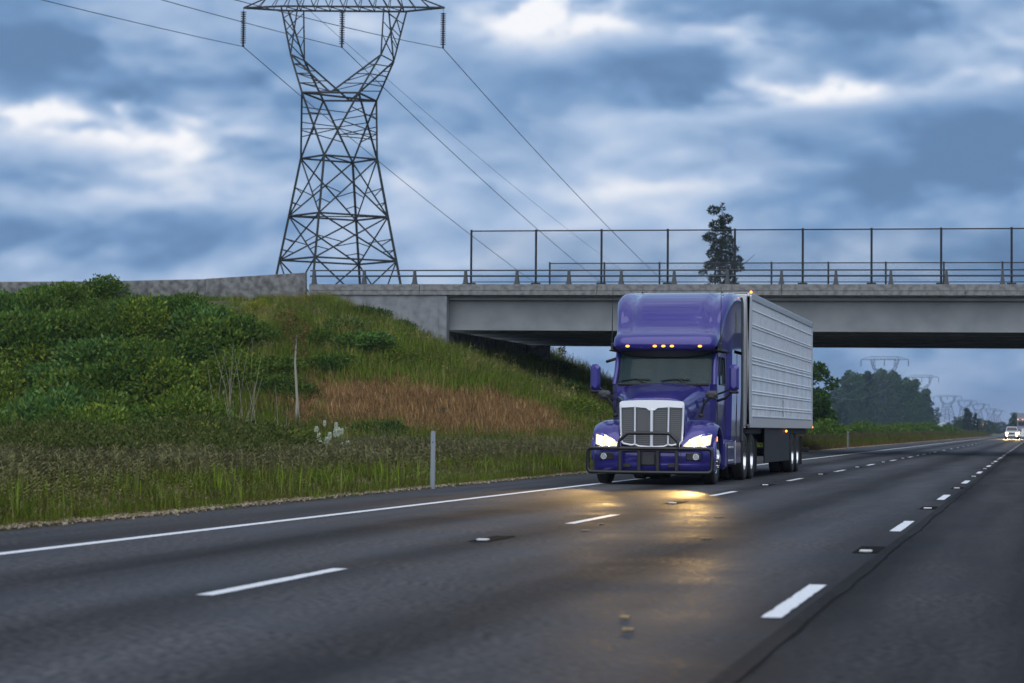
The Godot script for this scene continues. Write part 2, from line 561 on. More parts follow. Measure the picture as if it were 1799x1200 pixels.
# ---------------------------------------------------------------- overpass
func make_overpass() -> void:
	const N := 107.0
	const F := 129.5
	var tilt := -0.0053
	var o := thing("overpass", "grey concrete highway overpass with deep girders spanning the road", "overpass", Vector3(0, 0, 0))
	var yy := func(x: float, y: float) -> float: return y + x * tilt
	var slab := func(called: String, x0: float, x1: float, y0: float, y1: float, d0: float, d1: float, m: Material, par: Node):
		var st := pen()
		var rings := []
		for xx in [x0, x1]:
			rings.append([Vector3(xx, yy.call(xx, y0), -d0), Vector3(xx, yy.call(xx, y1), -d0), Vector3(xx, yy.call(xx, y1), -d1), Vector3(xx, yy.call(xx, y0), -d1)])
		ring_loft(st, rings)
		return put(called, done(st), m, par)
	slab.call("deck_slab", -27.8, 40.0, 7.0, 7.25, N + 0.25, F - 0.25, M.concrete, o)
	# kerbs with their lower lip, cast in lengths
	for side in [[N, N + 0.55, N - 0.04], [F - 0.55, F, F - 0.5]]:
		var cuts := [-33.3, -27.95, -19.6, -11.2, -3.1, 5.0, 13.0, 21.0, 29.0, 40.0]
		for i in cuts.size() - 1:
			slab.call("kerb", cuts[i] + 0.015, cuts[i + 1] - 0.015, 7.27, 7.555, side[0], side[1], M.curb, o)
			slab.call("kerb_lip", cuts[i] + 0.012, cuts[i + 1] - 0.012, 7.06, 7.25, side[2], side[2] + 0.5, M.curb, o)
	# girders: web, top flange and wide bottom flange
	for k in 6:
		var c := N + 0.95 + k * (F - N - 1.9) / 5.0
		var g: MeshInstance3D = slab.call("girder", -27.6, 38.0, 5.62, 6.995, c - 0.14, c + 0.14, M.beam, o)
		slab.call("bottom_flange", -27.6, 38.0, 5.46, 5.612, c - 0.3, c + 0.3, M.beam, g)
		slab.call("top_flange", -27.6, 38.0, 6.85, 6.99, c - 0.45, c - 0.145, M.beam, g)
	for xx in [-18.0, -9.0, 0.0, 9.0, 18.0]:
		slab.call("diaphragm", xx, xx + 0.3, 5.7, 6.99, N + 1.1, F - 1.1, M.beam, o)
	# end walls: wing walls beside the bank and the seat the girders rest on
	for dd in [N + 0.06, F - 0.46]:
		slab.call("wing_wall", -33.2, -26.7, 3.0, 7.05, dd, dd + 0.4, M.concrete, o)
		slab.call("wing_pilaster", -27.0, -26.65, 3.0, 7.0, dd - 0.05, dd + 0.47, M.concrete, o)
		slab.call("wing_wall", 37.0, 43.0, 3.0, 7.05, dd, dd + 0.4, M.concrete, o)
	slab.call("abutment", -29.0, -26.8, 2.0, 5.43, N + 0.55, F - 0.55, M.old_concrete, o)
	slab.call("abutment", 37.1, 39.5, 2.0, 5.43, N + 0.55, F - 0.55, M.old_concrete, o)
	for k in [3]:
		slab.call("abutment_column", -26.78, -25.7, 1.6, 5.4, N + 3.0 + k * 5.2, N + 3.9 + k * 5.2, M.old_concrete, o)
	# railing: tapered cast posts and two pipes
	for dd in [N + 0.22, F - 0.22]:
		var rl := Node3D.new()
		rl.name = "railing"
		o.add_child(rl, true)
		var st := pen()
		var rings := []
		for e in [[0.0, 0.13, 0.16], [0.04, 0.13, 0.16], [0.05, 0.10, 0.13], [0.35, 0.065, 0.10], [0.62, 0.05, 0.085], [0.67, 0.04, 0.06]]:
			rings.append([Vector3(-e[1], e[0], e[2]), Vector3(e[1], e[0], e[2]), Vector3(e[1], e[0], -e[2]), Vector3(-e[1], e[0], -e[2])])
		ring_loft(st, rings)
		var pm := done(st)
		for k in 30:
			var xx := -33.1 + 2.43 * k
			var p := put("railing_post", pm, M.rail_post, rl)
			p.position = Vector3(xx, yy.call(xx, 7.555), -dd)
		for hh in [0.39, 0.65]:
			bar(rl, "railing_pipe", Vector3(-33.3, yy.call(-33.3, 7.555 + hh), -dd + 0.0), Vector3(39.5, yy.call(39.5, 7.555 + hh), -dd), 0.085 if hh < 0.5 else 0.065, M.rail, true)
	# safety fences of chain link
	for e in [[N + 0.42, -25.6, "chain link safety fence with tall posts above the overpass kerb"], [F - 0.42, -26.3, "chain link safety fence along the far kerb of the overpass"]]:
		var f := thing("chain_link_fence", e[2], "fence", Vector3(0, 0, 0))
		var dd: float = e[0]
		var x0: float = e[1]
		var x1 := x0 + 3.06 * 16
		for k in 17:
			var xx := x0 + 3.06 * k
			var p := bar(f, "fence_post", Vector3(xx, yy.call(xx, 7.56), -dd), Vector3(xx, yy.call(xx, 10.1), -dd), 0.10, M.fence, true)
			p.name = "fence_post" if k == 0 else "fence_post_%03d" % k
			put("post_base", cbox_mesh(Vector3(xx, yy.call(xx, 7.60), -dd), Vector3(0.42, 0.08, 0.26), 0.02), M.fence, f)
		for hh in [7.68, 10.04]:
			bar(f, "fence_rail", Vector3(x0, yy.call(x0, hh), -dd), Vector3(x1, yy.call(x1, hh), -dd), 0.06 if hh > 9 else 0.04, M.fence, true)
		var st := pen()
		var t := x0 - 2.3
		while t < x1:
			for sgn in [1.0, -1.0]:
				var a0 := t if sgn > 0 else t + 2.33
				var b0 := t + 2.33 if sgn > 0 else t
				var ta := 0.0
				var tb := 1.0
				# clip to the fence's ends
				var lo := (x0 - a0) / (b0 - a0)
				var hi := (x1 - a0) / (b0 - a0)
				ta = maxf(ta, minf(lo, hi)); tb = minf(tb, maxf(lo, hi))
				if tb - ta < 0.02: continue
				var A := Vector3(lerpf(a0, b0, ta), 0, -dd - 0.05 * 0)
				var B := Vector3(lerpf(a0, b0, tb), 0, -dd)
				A.y = yy.call(A.x, lerpf(7.69, 10.02, ta)); B.y = yy.call(B.x, lerpf(7.69, 10.02, tb))
				tube(st, [A, B], 0.0022, 3)
			t += 0.075
		tag(put("wire_mesh", done(st), M.wire, f), "", "", "", "stuff")
	# solid barrier on the approach bank
	var bw := thing("barrier_wall", "weathered concrete barrier wall on top of the green bank", "barrier", Vector3(0, 0, 0))
	var px0 := -33.45
	var tops := [8.26, 8.0, 7.93, 7.93, 7.92, 7.92, 7.91, 7.9]
	for k in 8:
		var x1 := -38.4 - 5.2 * k
		var st := pen()
		var ya: float = tops[0] + 0.02 if k == 0 else tops[k]
		var yb: float = 8.02 if k == 0 else tops[mini(k + 1, 7)]
		var rings := []
		for e in [[px0 - 0.012, ya], [x1 + 0.012, yb]]:
			rings.append([Vector3(e[0], 6.7, -N + 0.02), Vector3(e[0], e[1] - 0.03, -N + 0.02), Vector3(e[0], e[1], -N - 0.02), Vector3(e[0], e[1], -N - 0.22), Vector3(e[0], 6.7, -N - 0.3)])
		ring_loft(st, rings)
		put("wall_panel", done(st), M.old_concrete, bw)
		px0 = x1

# ---------------------------------------------------------------- plants
func arrays_mesh(v: PackedVector3Array, n: PackedVector3Array, c: PackedColorArray) -> ArrayMesh:
	var a := []
	a.resize(Mesh.ARRAY_MAX)
	a[Mesh.ARRAY_VERTEX] = v
	a[Mesh.ARRAY_NORMAL] = n
	a[Mesh.ARRAY_COLOR] = c
	var m := ArrayMesh.new()
	m.add_surface_from_arrays(Mesh.PRIMITIVE_TRIANGLES, a)
	return m

# many folded leaves; blobs: [[centre, radius], ...]
func leaf_mass(seed_: int, count: int, blobs: Array, length: float, width: float, cols: Array, droop := 0.0, shell := 0.55) -> ArrayMesh:
	var r := RandomNumberGenerator.new()
	r.seed = seed_
	var v := PackedVector3Array()
	var nn := PackedVector3Array()
	var cc := PackedColorArray()
	var total := 0.0
	for b in blobs: total += b[1].x * b[1].z + b[1].x * b[1].y
	for b in blobs:
		var many := int(count * (b[1].x * b[1].z + b[1].x * b[1].y) / total)
		var tint := r.randf_range(0.85, 1.18)
		for i in many:
			var u := Vector3(r.randfn(), r.randfn(), r.randfn()).normalized()
			var p: Vector3 = b[0] + u * b[1] * (1.0 - (1.0 - shell) * r.randf() * r.randf() + 0.14 * r.randfn() * 0.6)
			if p.y < 0.02: p.y = r.randf() * 0.2
			var dir := (u * 0.7 + Vector3(r.randfn() * 0.6, 0.55 - droop + r.randfn() * 0.4, r.randfn() * 0.6)).normalized()
			var side := dir.cross(Vector3(r.randfn(), r.randfn(), r.randfn())).normalized()
			var up := side.cross(dir)
			var l := length * r.randf_range(0.6, 1.35)
			var w := width * r.randf_range(0.7, 1.3)
			var tip := p + dir * l
			var m1 := p + dir * l * 0.45 + side * w * 0.5 + up * w * 0.18
			var m2 := p + dir * l * 0.45 - side * w * 0.5 + up * w * 0.18
			var n1 := (m1 - p).cross(tip - p).normalized()
			var n2 := (tip - p).cross(m2 - p).normalized()
			v.append(p); v.append(tip); v.append(m1)
			v.append(p); v.append(m2); v.append(tip)
			for k in 3: nn.append(n1)
			for k in 3: nn.append(n2)
			var c: Color = cols[r.randi() % cols.size()] * (tint * r.randf_range(0.75, 1.25))
			c.a = 1.0
			for k in 6: cc.append(c)
	return arrays_mesh(v, nn, cc)

func tuft(seed_: int, blades: int, height: float, spread: float, width: float, cols: Array, heads := 0, head_cols: Array = [], lean := 0.35) -> ArrayMesh:
	var r := RandomNumberGenerator.new()
	r.seed = seed_
	var v := PackedVector3Array()
	var nn := PackedVector3Array()
	var cc := PackedColorArray()
	for i in blades + heads:
		var head := i >= blades
		var base := Vector3(r.randfn() * spread * 0.5, -0.05, r.randfn() * spread * 0.5)
		var out_ := Vector3(r.randfn(), 0, r.randfn()).normalized()
		var h := height * (r.randf_range(0.45, 1.05) if not head else r.randf_range(0.95, 1.35))
		var ln := h * lean * r.randf_range(0.2, 1.4) * (0.5 if head else 1.0)
		var side := Vector3(-out_.z, 0, out_.x)
		var w := width * r.randf_range(0.7, 1.3) * (0.55 if head else 1.0)
		var mid := base + out_ * ln * 0.35 + Vector3(0, h * 0.6, 0)
		var tip := base + out_ * ln + Vector3(0, h * (0.96 if not head else 1.0), 0)
		var n := out_.lerp(Vector3.UP, 0.35).normalized()
		var c: Color = cols[r.randi() % cols.size()] * r.randf_range(0.75, 1.25)
		for q in [base - side * w, base + side * w, mid + side * w * 0.8, base - side * w, mid + side * w * 0.8, mid - side * w * 0.8, mid - side * w * 0.8, mid + side * w * 0.8, tip]:
			v.append(q); nn.append(n); cc.append(c)
		if head:
			var hc: Color = head_cols[r.randi() % head_cols.size()] * r.randf_range(0.8, 1.2)
			for k in 5:
				var p := tip - Vector3(0, h * 0.22 * k / 5.0, 0)
				var dd := Vector3(r.randfn(), 0.8, r.randfn()).normalized()
				var s2 := dd.cross(Vector3(r.randfn(), 0.2, r.randfn())).normalized() * width * 0.9
				for q in [p - s2, p + s2, p + dd * height * 0.11]:
					v.append(q); nn.append(n); cc.append(hc)
	return arrays_mesh(v, nn, cc)

func scatter(called: String, label: String, mesh: Mesh, places: Array, m: Material, category := "grass") -> void:
	var mm := MultiMesh.new()
	mm.transform_format = MultiMesh.TRANSFORM_3D
	mm.use_colors = true
	mm.mesh = mesh
	mm.instance_count = places.size()
	for i in places.size():
		mm.set_instance_transform(i, places[i][0])
		mm.set_instance_color(i, places[i][1])
	var o := MultiMeshInstance3D.new()
	o.name = numbered(called)
	o.multimesh = mm
	o.material_override = m
	add_child(o)
	tag(o, label, category, "", "stuff")

func spot(x: float, d: float, s: float, tint: Color, r: RandomNumberGenerator, tall := 1.0) -> Array:
	var b := Basis(Vector3.UP, r.randf() * TAU).scaled(Vector3(s, s * tall, s))
	return [Transform3D(b, Vector3(x, ground_h(x, d), -d)), tint]

func patch(x: float, d: float, cx: float, cd: float, rx: float, rd: float) -> float:
	return exp(-pow((x - cx) / rx, 2.0) - pow((d - cd) / rd, 2.0))

func make_grass() -> void:
	var r := RandomNumberGenerator.new()
	r.seed = 77
	var greens := [Color(0.112, 0.185, 0.020), Color(0.092, 0.165, 0.016), Color(0.145, 0.205, 0.028), Color(0.170, 0.195, 0.040)]
	var tans := [Color(0.253, 0.184, 0.086), Color(0.322, 0.241, 0.115), Color(0.207, 0.138, 0.069), Color(0.149, 0.138, 0.057)]
	var rust := [Color(0.44, 0.25, 0.11), Color(0.52, 0.33, 0.16), Color(0.34, 0.19, 0.08)]
	var plume := [Color(0.25, 0.235, 0.11), Color(0.31, 0.28, 0.15), Color(0.21, 0.20, 0.08)]
	var t_tall := tuft(1, 44, 0.44, 0.28, 0.0065, greens, 3, plume, 0.45)
	var t_tall2 := tuft(2, 40, 0.50, 0.36, 0.0075, greens + [tans[3]], 3, plume, 0.5)
	var t_dry := tuft(3, 34, 0.30, 0.3, 0.006, tans, 6, tans, 0.6)
	var t_green := tuft(4, 40, 0.55, 0.4, 0.009, greens, 3, [Color(0.2, 0.19, 0.08)], 0.7)
	var t_rust := tuft(5, 44, 0.42, 0.5, 0.009, rust + [tans[0]], 4, rust, 0.75)
	var t_pale := tuft(6, 40, 0.6, 0.35, 0.008, [Color(0.24, 0.24, 0.06), Color(0.32, 0.29, 0.09)], 10, [Color(0.42, 0.36, 0.15)], 0.55)
	var tall := []
	var tall2 := []
	var dry := []
	var green := []
	var rusts := []
	var pale := []
	# verge beside the near road
	for i in 46000:
		var d := 17.0 + 88.0 * pow(r.randf(), 1.35)
		var e := road_edge(d)
		var w := pow(r.randf(), 1.2) * (8.0 + maxf(d - 40.0, 0.0) * 0.14)
		var x := e - 0.28 - w + lumps.get_noise_1d(d * 25.0) * 0.22
		if hill(x, d) > 0.55: continue
		var n := lumps.get_noise_2d(x * 9.0, d * 9.0)
		var k := r.randf_range(0.75, 1.25) * (1.0 + 0.35 * n)
		var tint := Color(1, 1, 1) * r.randf_range(0.75, 1.2)
		if w < 0.3 + 0.25 * r.randf():
			if r.randf() < 0.55: dry.append(spot(x, d, k * 0.55, tint, r))
			else: tall.append(spot(x, d, k * 0.6, tint, r))
		elif n > 0.1 + r.randfn() * 0.12: tall2.append(spot(x, d, k, tint, r))
		elif r.randf() < 0.12: dry.append(spot(x, d, k * 1.2, tint, r))
		else: tall.append(spot(x, d, k * (0.8 if w < 1.0 else 1.05), tint, r))
	# loose stones along the pavement edge
	var stone := cbox_mesh(Vector3(0, 0.006, 0), Vector3(0.045, 0.028, 0.035), 0.012)
	var stones := []
	for i in 9000:
		var d := 17.0 + 110.0 * pow(r.randf(), 1.3)
		var x := road_edge(d) - 0.12 + r.randfn() * 0.16 + lumps.get_noise_1d(d * 30.0) * 0.15
		var s := r.randf_range(0.3, 1.2)
		stones.append([Transform3D(Basis(Vector3(r.randf(), 1, r.randf()).normalized(), r.randf() * TAU).scaled(Vector3(s, s, s)), Vector3(x, 0.02, -d)), Color(0.36, 0.30, 0.22) * r.randf_range(0.5, 1.3)])
	scatter("gravel", "pale loose gravel along the pavement edge", stone, stones, M.blade, "gravel")
	for i in 5000:
		var d := 17.0 + 90.0 * pow(r.randf(), 1.3)
		var x := road_edge(d) - 0.1 + r.randfn() * 0.13
		if lumps.get_noise_1d(d * 40.0) > 0.0: dry.append(spot(x, d, r.randf_range(0.15, 0.5), Color(1, 1, 1) * r.randf_range(0.8, 1.2), r))
		elif r.randf() < 0.3: tall.append(spot(x - 0.1, d, r.randf_range(0.3, 0.6), Color(1, 1, 1), r))
	# bank
	for i in 30000:
		var x := r.randf_range(-52.0, -12.5)
		var d := r.randf_range(84.0, 107.2)
		if r.randf() < 0.3:
			d = r.randf_range(107.0, 146.0) if r.randf() < 0.4 else r.randf_range(127.0, 146.0)
			x = r.randf_range(-33.0, -12.5)
		var h := hill(x, d)
		if h < 0.3 or (d > 106.5 and d < 108.0 and x < -26.5): continue
		if d > 108.0 and d < 128.5 and r.randf() < 0.8: continue
		if x < -35.0 and r.randf() < 0.6: continue
		var n := lumps.get_noise_2d(x * 7.0 + 40.0, d * 7.0)
		var brown := patch(x, d, -28.2, 95.2, 3.4, 2.3) * 1.2 + patch(x, d, -24.2, 96.4, 3.2, 2.8) + patch(x, d, -22.0, 98.0, 2.8, 2.6) * 0.7 + patch(x, d, -20.5, 99.0, 2.2, 2.4) * 0.8 + patch(x, d, -17.5, 103.0, 2.5, 3.0) * 0.4
		var yel := patch(x, d, -24.5, 95.8, 2.6, 1.7) * 0.8 + patch(x, d, -20.4, 101.0, 1.8, 2.2) * 0.8 + patch(x, d, -33.2, 105.2, 2.2, 1.5) * 0.7
		var tint := Color(1, 1, 1) * (r.randf_range(0.8, 1.25) * (1.0 + 0.3 * n))
		var k := r.randf_range(0.8, 1.5) * (0.45 if h > 5.9 and x < -30.0 else 0.7 if d > 103.0 and d < 107.0 else 1.0)
		var pick := r.randf() + n * 0.35
		if brown > pick + 0.05: rusts.append(spot(x, d, k * 0.8, tint, r))
		elif yel > pick + 0.15 or (n > 0.28 and r.randf() < 0.25): pale.append(spot(x, d, k, tint, r))
		else: green.append(spot(x, d, k * 0.95, tint, r))
	# verge beyond the bridge
	for i in 22000:
		var d := 126.0 + 520.0 * pow(r.randf(), 1.9)
		var e := road_edge(d)
		var w := pow(r.randf(), 0.8) * (6.0 + d * 0.05)
		var x := e - 0.3 - w
		if hill(x, d) > 0.5: continue
		var k := r.randf_range(0.9, 1.6) * (1.0 + (d - 126.0) / 500.0)
		var tint := Color(0.72, 0.62, 0.7) * r.randf_range(0.7, 1.1)
		if w < 0.8: dry.append(spot(x, d, k * 0.7, tint, r))
		elif r.randf() < 0.35: dry.append(spot(x, d, k * 0.9, tint * 0.75, r))
		else: tall2.append(spot(x, d, k * 0.95, tint, r))
	scatter("verge_grass", "tall green verge grass with brown seed heads along the road", t_tall, tall, M.blade)
	scatter("verge_grass", "lush long bladed grass tussocks on the road verge", t_tall2, tall2, M.blade)
	scatter("dry_grass", "short straw coloured dry grass at the pavement edge", t_dry, dry, M.blade)
	scatter("bank_grass", "long green grass covering the bank below the overpass", t_green, green, M.blade)
	scatter("dead_grass", "rust brown dead grass patch on the lower bank", t_rust, rusts, M.blade)
	scatter("seeding_grass", "pale yellow seeding grass on the bank", t_pale, pale, M.blade)

func shrub_mesh(seed_: int, n: int, size: Vector3, leaf: float, cols: Array, blobs_n := 11) -> ArrayMesh:
	var r := RandomNumberGenerator.new()
	r.seed = seed_
	var blobs := []
	for i in blobs_n:
		var a := r.randf() * TAU
		var q := sqrt(r.randf()) * 0.75
		var rad := r.randf_range(0.28, 0.46)
		var top := (1.0 - q * q * 0.55) * r.randf_range(0.65, 1.0) - rad * 0.8
		blobs.append([Vector3(cos(a) * q * size.x, maxf(top, 0.2) * size.y, sin(a) * q * size.z), Vector3(rad * size.x, rad * size.y * 0.8, rad * size.z)])
	blobs.append([Vector3(0, size.y * 0.4, 0), Vector3(size.x * 0.8, size.y * 0.42, size.z * 0.8)])
	return leaf_mass(seed_ + 5, n, blobs, leaf, leaf * 0.5, cols, 0.0, 0.6)

func make_shrub(called: String, mesh: Mesh, m: Material, h: float, seed_: int) -> Node3D:
	var o := thing(called, "", "shrub")
	put("foliage", mesh, m, o)
	var r := RandomNumberGenerator.new()
	r.seed = seed_
	for k in 5:
		var a := r.randf() * TAU
		put("stem", tube_mesh([Vector3(0, -0.2, 0), Vector3(cos(a) * h * 0.15, h * 0.35, sin(a) * h * 0.15), Vector3(cos(a) * h * 0.4, h * 0.75, sin(a) * h * 0.4)], 0.03, 5, false, 0.012), M.bark, o)
	return o

func make_shrubs() -> void:
	var r := RandomNumberGenerator.new()
	r.seed = 15
	var cols := [Color(0.074, 0.138, 0.022), Color(0.098, 0.172, 0.032), Color(0.140, 0.215, 0.055), Color(0.056, 0.105, 0.018), Color(0.165, 0.205, 0.032)]
	var dark := [Color(0.050, 0.075, 0.020), Color(0.069, 0.094, 0.025), Color(0.088, 0.106, 0.031), Color(0.112, 0.112, 0.041)]
	var yel := [Color(0.216, 0.240, 0.024), Color(0.156, 0.192, 0.024), Color(0.300, 0.288, 0.030)]
	var src := []
	for k in 4:
		var kind: Array = [cols, cols.map(func(c): return Color(c.r * 0.72, c.g * 0.78, c.b * 0.8)), cols.map(func(c): return Color(c.r * 1.08, c.g * 0.98, c.b * 0.8)), cols.map(func(c): return Color(c.r * 0.95, c.g * 1.06, c.b * 1.35))][k]
		src.append(shrub_mesh(100 + k * 7, 3600, Vector3(1.9, 2.3, 1.7), [0.23, 0.20, 0.18, 0.27][k], kind, 15))
	var low := []
	for k in 2:
		low.append(shrub_mesh(200 + k * 7, 4200, Vector3(1.3, 1.15, 1.1), 0.075, dark, 14))
	var proto := []
	for k in 4: proto.append(make_shrub("bank_shrub", src[k], M.leaf, 2.0, k))
	var g1 := "leafy shrubs crowding the bank"
	var tiers := ["leafy green shrub in the top row just below the barrier wall", "dense leafy green shrub halfway up the bank", "full leafy green shrub at the foot of the bank behind the dark row"]
	var i := 0
	var place := func(pr: Array, called: String, label: String, group: String, x: float, d: float, s: Vector3, idx: int) -> void:
		var p: Node3D = pr[idx % pr.size()]
		var at := Vector3(x, ground_h(x, d) - 0.12, -d)
		if not p.has_meta("group"):
			p.set_meta("label", label); p.set_meta("group", group)
			p.position = at; p.rotation.y = r.randf() * TAU; p.scale = s
		else:
			copy(p, called, label, at, r.randf() * TAU, group, s)
	# rows up the bank: [d, x from, x to, step, size]
	for row in [[103.2, -52.0, -36.6, 2.0, 0.62], [101.8, -52.0, -33.9, 1.7, 0.75], [99.6, -51.0, -33.2, 1.8, 0.95], [97.0, -50.0, -33.0, 1.9, 1.05], [94.4, -49.0, -33.2, 2.0, 1.05], [91.2, -47.0, -32.8, 2.1, 1.0], [87.5, -46.0, -32.4, 2.3, 1.0], [82.5, -43.0, -30.6, 2.4, 0.86]]:
		var x: float = row[1]
		while x < row[2]:
			var dd: float = row[0] + r.randf_range(-0.9, 0.9)
			var s: float = row[4] * r.randf_range(0.8, 1.22)
			var l1: String = tiers[0 if row[0] > 101.0 else 1 if row[0] > 93.0 else 2]
			place.call(proto, "bank_shrub", l1, g1, x + r.randf_range(-0.6, 0.6), dd, Vector3(s, s * r.randf_range(0.8, 1.1), s), i)
			x += row[3] * r.randf_range(0.8, 1.2)
			i += 1
	var tall: Node3D = copy(proto[1], "bank_shrub", "tall pointed leafy shrub standing up above the barrier wall top", Vector3(-43.0, hill(-43.0, 105.8) - 0.2, -105.8), 0.4, g1, Vector3(1.0, 0.66, 0.9))
	tall.rotation.y = 2.1
	var lows := []
	for k in 2: lows.append(make_shrub("low_shrub", low[k], M.leaf, 1.0, 20 + k))
	i = 0
	var step := 45.0
	while step < 66.0:
		for lane in 2:
			var d := step
			var ce := at_h(lerpf(425.0, 0.0, r.randf()), 750.0 + 4560.0 / d, 0.0)
			var x := ce.x
			d = -ce.z
			var s := r.randf_range(0.95, 1.45) * (d / 54.0)
			place.call(lows, "low_shrub", "low dark olive shrub in the row behind the verge grass", "low dark shrubs behind the verge", x, d, Vector3(s * 1.2, s, s), i)
			i += 1
		step += 1.05
	for k in 5:
		place.call(lows, "low_shrub", "", "low dark shrubs behind the verge", -21.5 + k * 1.15, 50.0 + k * 0.5, Vector3(1.15, 1.0, 1.0), i)
		i += 1
	# yellow-green broom
	var ym := shrub_mesh(300, 3600, Vector3(1.2, 1.3, 1.0), 0.08, yel, 12)
	var broom := make_shrub("yellow_shrub", ym, M.leaf, 1.1, 31)
	broom.set_meta("label", "yellow green broom bush at the end of the dark shrub row")
	broom.position = at_h(345.0, 833.0); broom.position.y = -0.05
	broom.scale = Vector3(0.95, 0.95, 0.95)
	var b2 := copy(broom, "yellow_shrub", "small yellow green bush below the dead stalk on the bank", Vector3(-27.9, 0.1, -88.0), 1.0, "", Vector3(0.62, 0.75, 0.6))
	b2.rotation.y = 2.0
	copy(broom, "yellow_shrub", "yellowish bush on the bank top at the end of the leafy shrubs", Vector3(-34.5, hill(-34.5, 103.2) - 0.1, -103.2), 0.7, "", Vector3(0.7, 0.6, 0.7))
	# green herb carpet at the foot of the bank
	var herb := shrub_mesh(400, 2600, Vector3(1.1, 0.55, 0.9), 0.11, [Color(0.045, 0.095, 0.025), Color(0.06, 0.12, 0.03), Color(0.035, 0.075, 0.02)], 10)
	var hp := [make_shrub("herb_clump", herb, M.leaf, 0.4, 44)]
	i = 0
	for e in [[560, 800], [585, 792], [612, 797], [640, 790], [668, 795], [695, 790], [722, 797], [600, 785], [650, 782], [545, 785], [745, 800]]:
		var p := at_h(e[0], e[1], 0.05)
		var s := r.randf_range(0.9, 1.3)
		place.call(hp, "herb_clump", "bright green weedy clump at the foot of the brown bank", "green weeds at the foot of the bank", p.x, -p.z, Vector3(s, s, s), i)
		i += 1
	# darker clumps among the bank grass
	for e in [[640, 620], [590, 650], [560, 600], [700, 640], [985, 690], [960, 660], [930, 640], [1015, 735], [610, 580], [475, 660], [500, 700]]:
		var p := on_hill(e[0], e[1])
		var s := r.randf_range(0.55, 0.85)
		var c := copy(proto[i % 4], "bank_shrub", "small green bush standing alone in the bank grass", p - Vector3(0, 0.15, 0), r.randf() * TAU, "small bushes in the bank grass", Vector3(s, s * 0.6, s))
		i += 1
	# roadside scrub beyond the bridge
	for k in 34:
		var px := lerpf(1425.0, 1740.0, pow(r.randf(), 0.8))
		var dd := lerpf(150.0, 210.0, r.randf()) + maxf(px - 1440.0, 0) * 1.25
		var w := at_d(px, 750.0, dd)
		if w.x > road_edge(dd) - 4.0: continue
		var s := r.randf_range(0.7, 1.15) * (1.0 + dd / 900.0)
		copy(proto[[1, 1, 0, 1][k % 4]], "roadside_bush", "dull green bush in the scrub beside the road past the overpass", Vector3(w.x, -0.1, -dd), r.randf() * TAU, "scrub bushes past the overpass", Vector3(s * 1.1, s * 0.75, s))

func on_hill(px: float, py: float) -> Vector3:
	var v := ray(px, py)
	var t := 20.0
	while t < 300.0:
		var p := Vector3(0, EYE, 0) + v * t
		if p.y < hill(p.x, -p.z): return Vector3(p.x, ground_h(p.x, -p.z), p.z)
		t += 0.1
	return Vector3(0, EYE, 0) + v * 100.0

func make_tree(called: String, label: String, at: Vector3, h: float, crown: Mesh, trunk_r: float, group := "", bare := 0.25) -> Node3D:
	var o := thing(called, label, "tree", at, 0.0, group)
	var t := put("trunk", tube_mesh([Vector3(0, -0.3, 0), Vector3(0.02 * h, h * 0.35, 0.01 * h), Vector3(-0.01 * h, h * 0.7, 0), Vector3(0.01 * h, h * 0.97, 0)], trunk_r, 8, false, trunk_r * 0.15), M.bark, o)
	var r := RandomNumberGenerator.new()
	r.seed = int(h * 100)
	for k in 9:
		var y := h * lerpf(bare, 0.85, (k + 0.5) / 9.0)
		var a := r.randf() * TAU
		var l := h * 0.16 * (1.2 - y / h)
		put("limb", tube_mesh([Vector3(0, y, 0), Vector3(cos(a) * l, y + l * 0.5, sin(a) * l), Vector3(cos(a) * l * 1.8, y + l * 1.2, sin(a) * l * 1.8)], trunk_r * 0.35, 5, false, trunk_r * 0.08), M.bark, t)
	put("crown", crown, M.leaf, o)
	return o

func crown_blobs(seed_: int, h: float, w: float, lo: float, n: int, power := 0.7) -> Array:
	var r := RandomNumberGenerator.new()
	r.seed = seed_
	var b := []
	for i in n:
		var t := (i + r.randf()) / n
		var rad := w * pow(sin(clampf(lerpf(0.18, 1.0, 1.0 - t), 0.0, 1.0) * PI * 0.55), power) * 0.5
		var a := r.randf() * TAU
		var q := rad * r.randf_range(0.35, 0.9)
		var s := w * r.randf_range(0.13, 0.24) * (0.55 + 0.45 * (1.0 - t))
		b.append([Vector3(cos(a) * q, h * lerpf(lo, 0.96, t), sin(a) * q), Vector3(s, s * 0.8, s)])
	return b

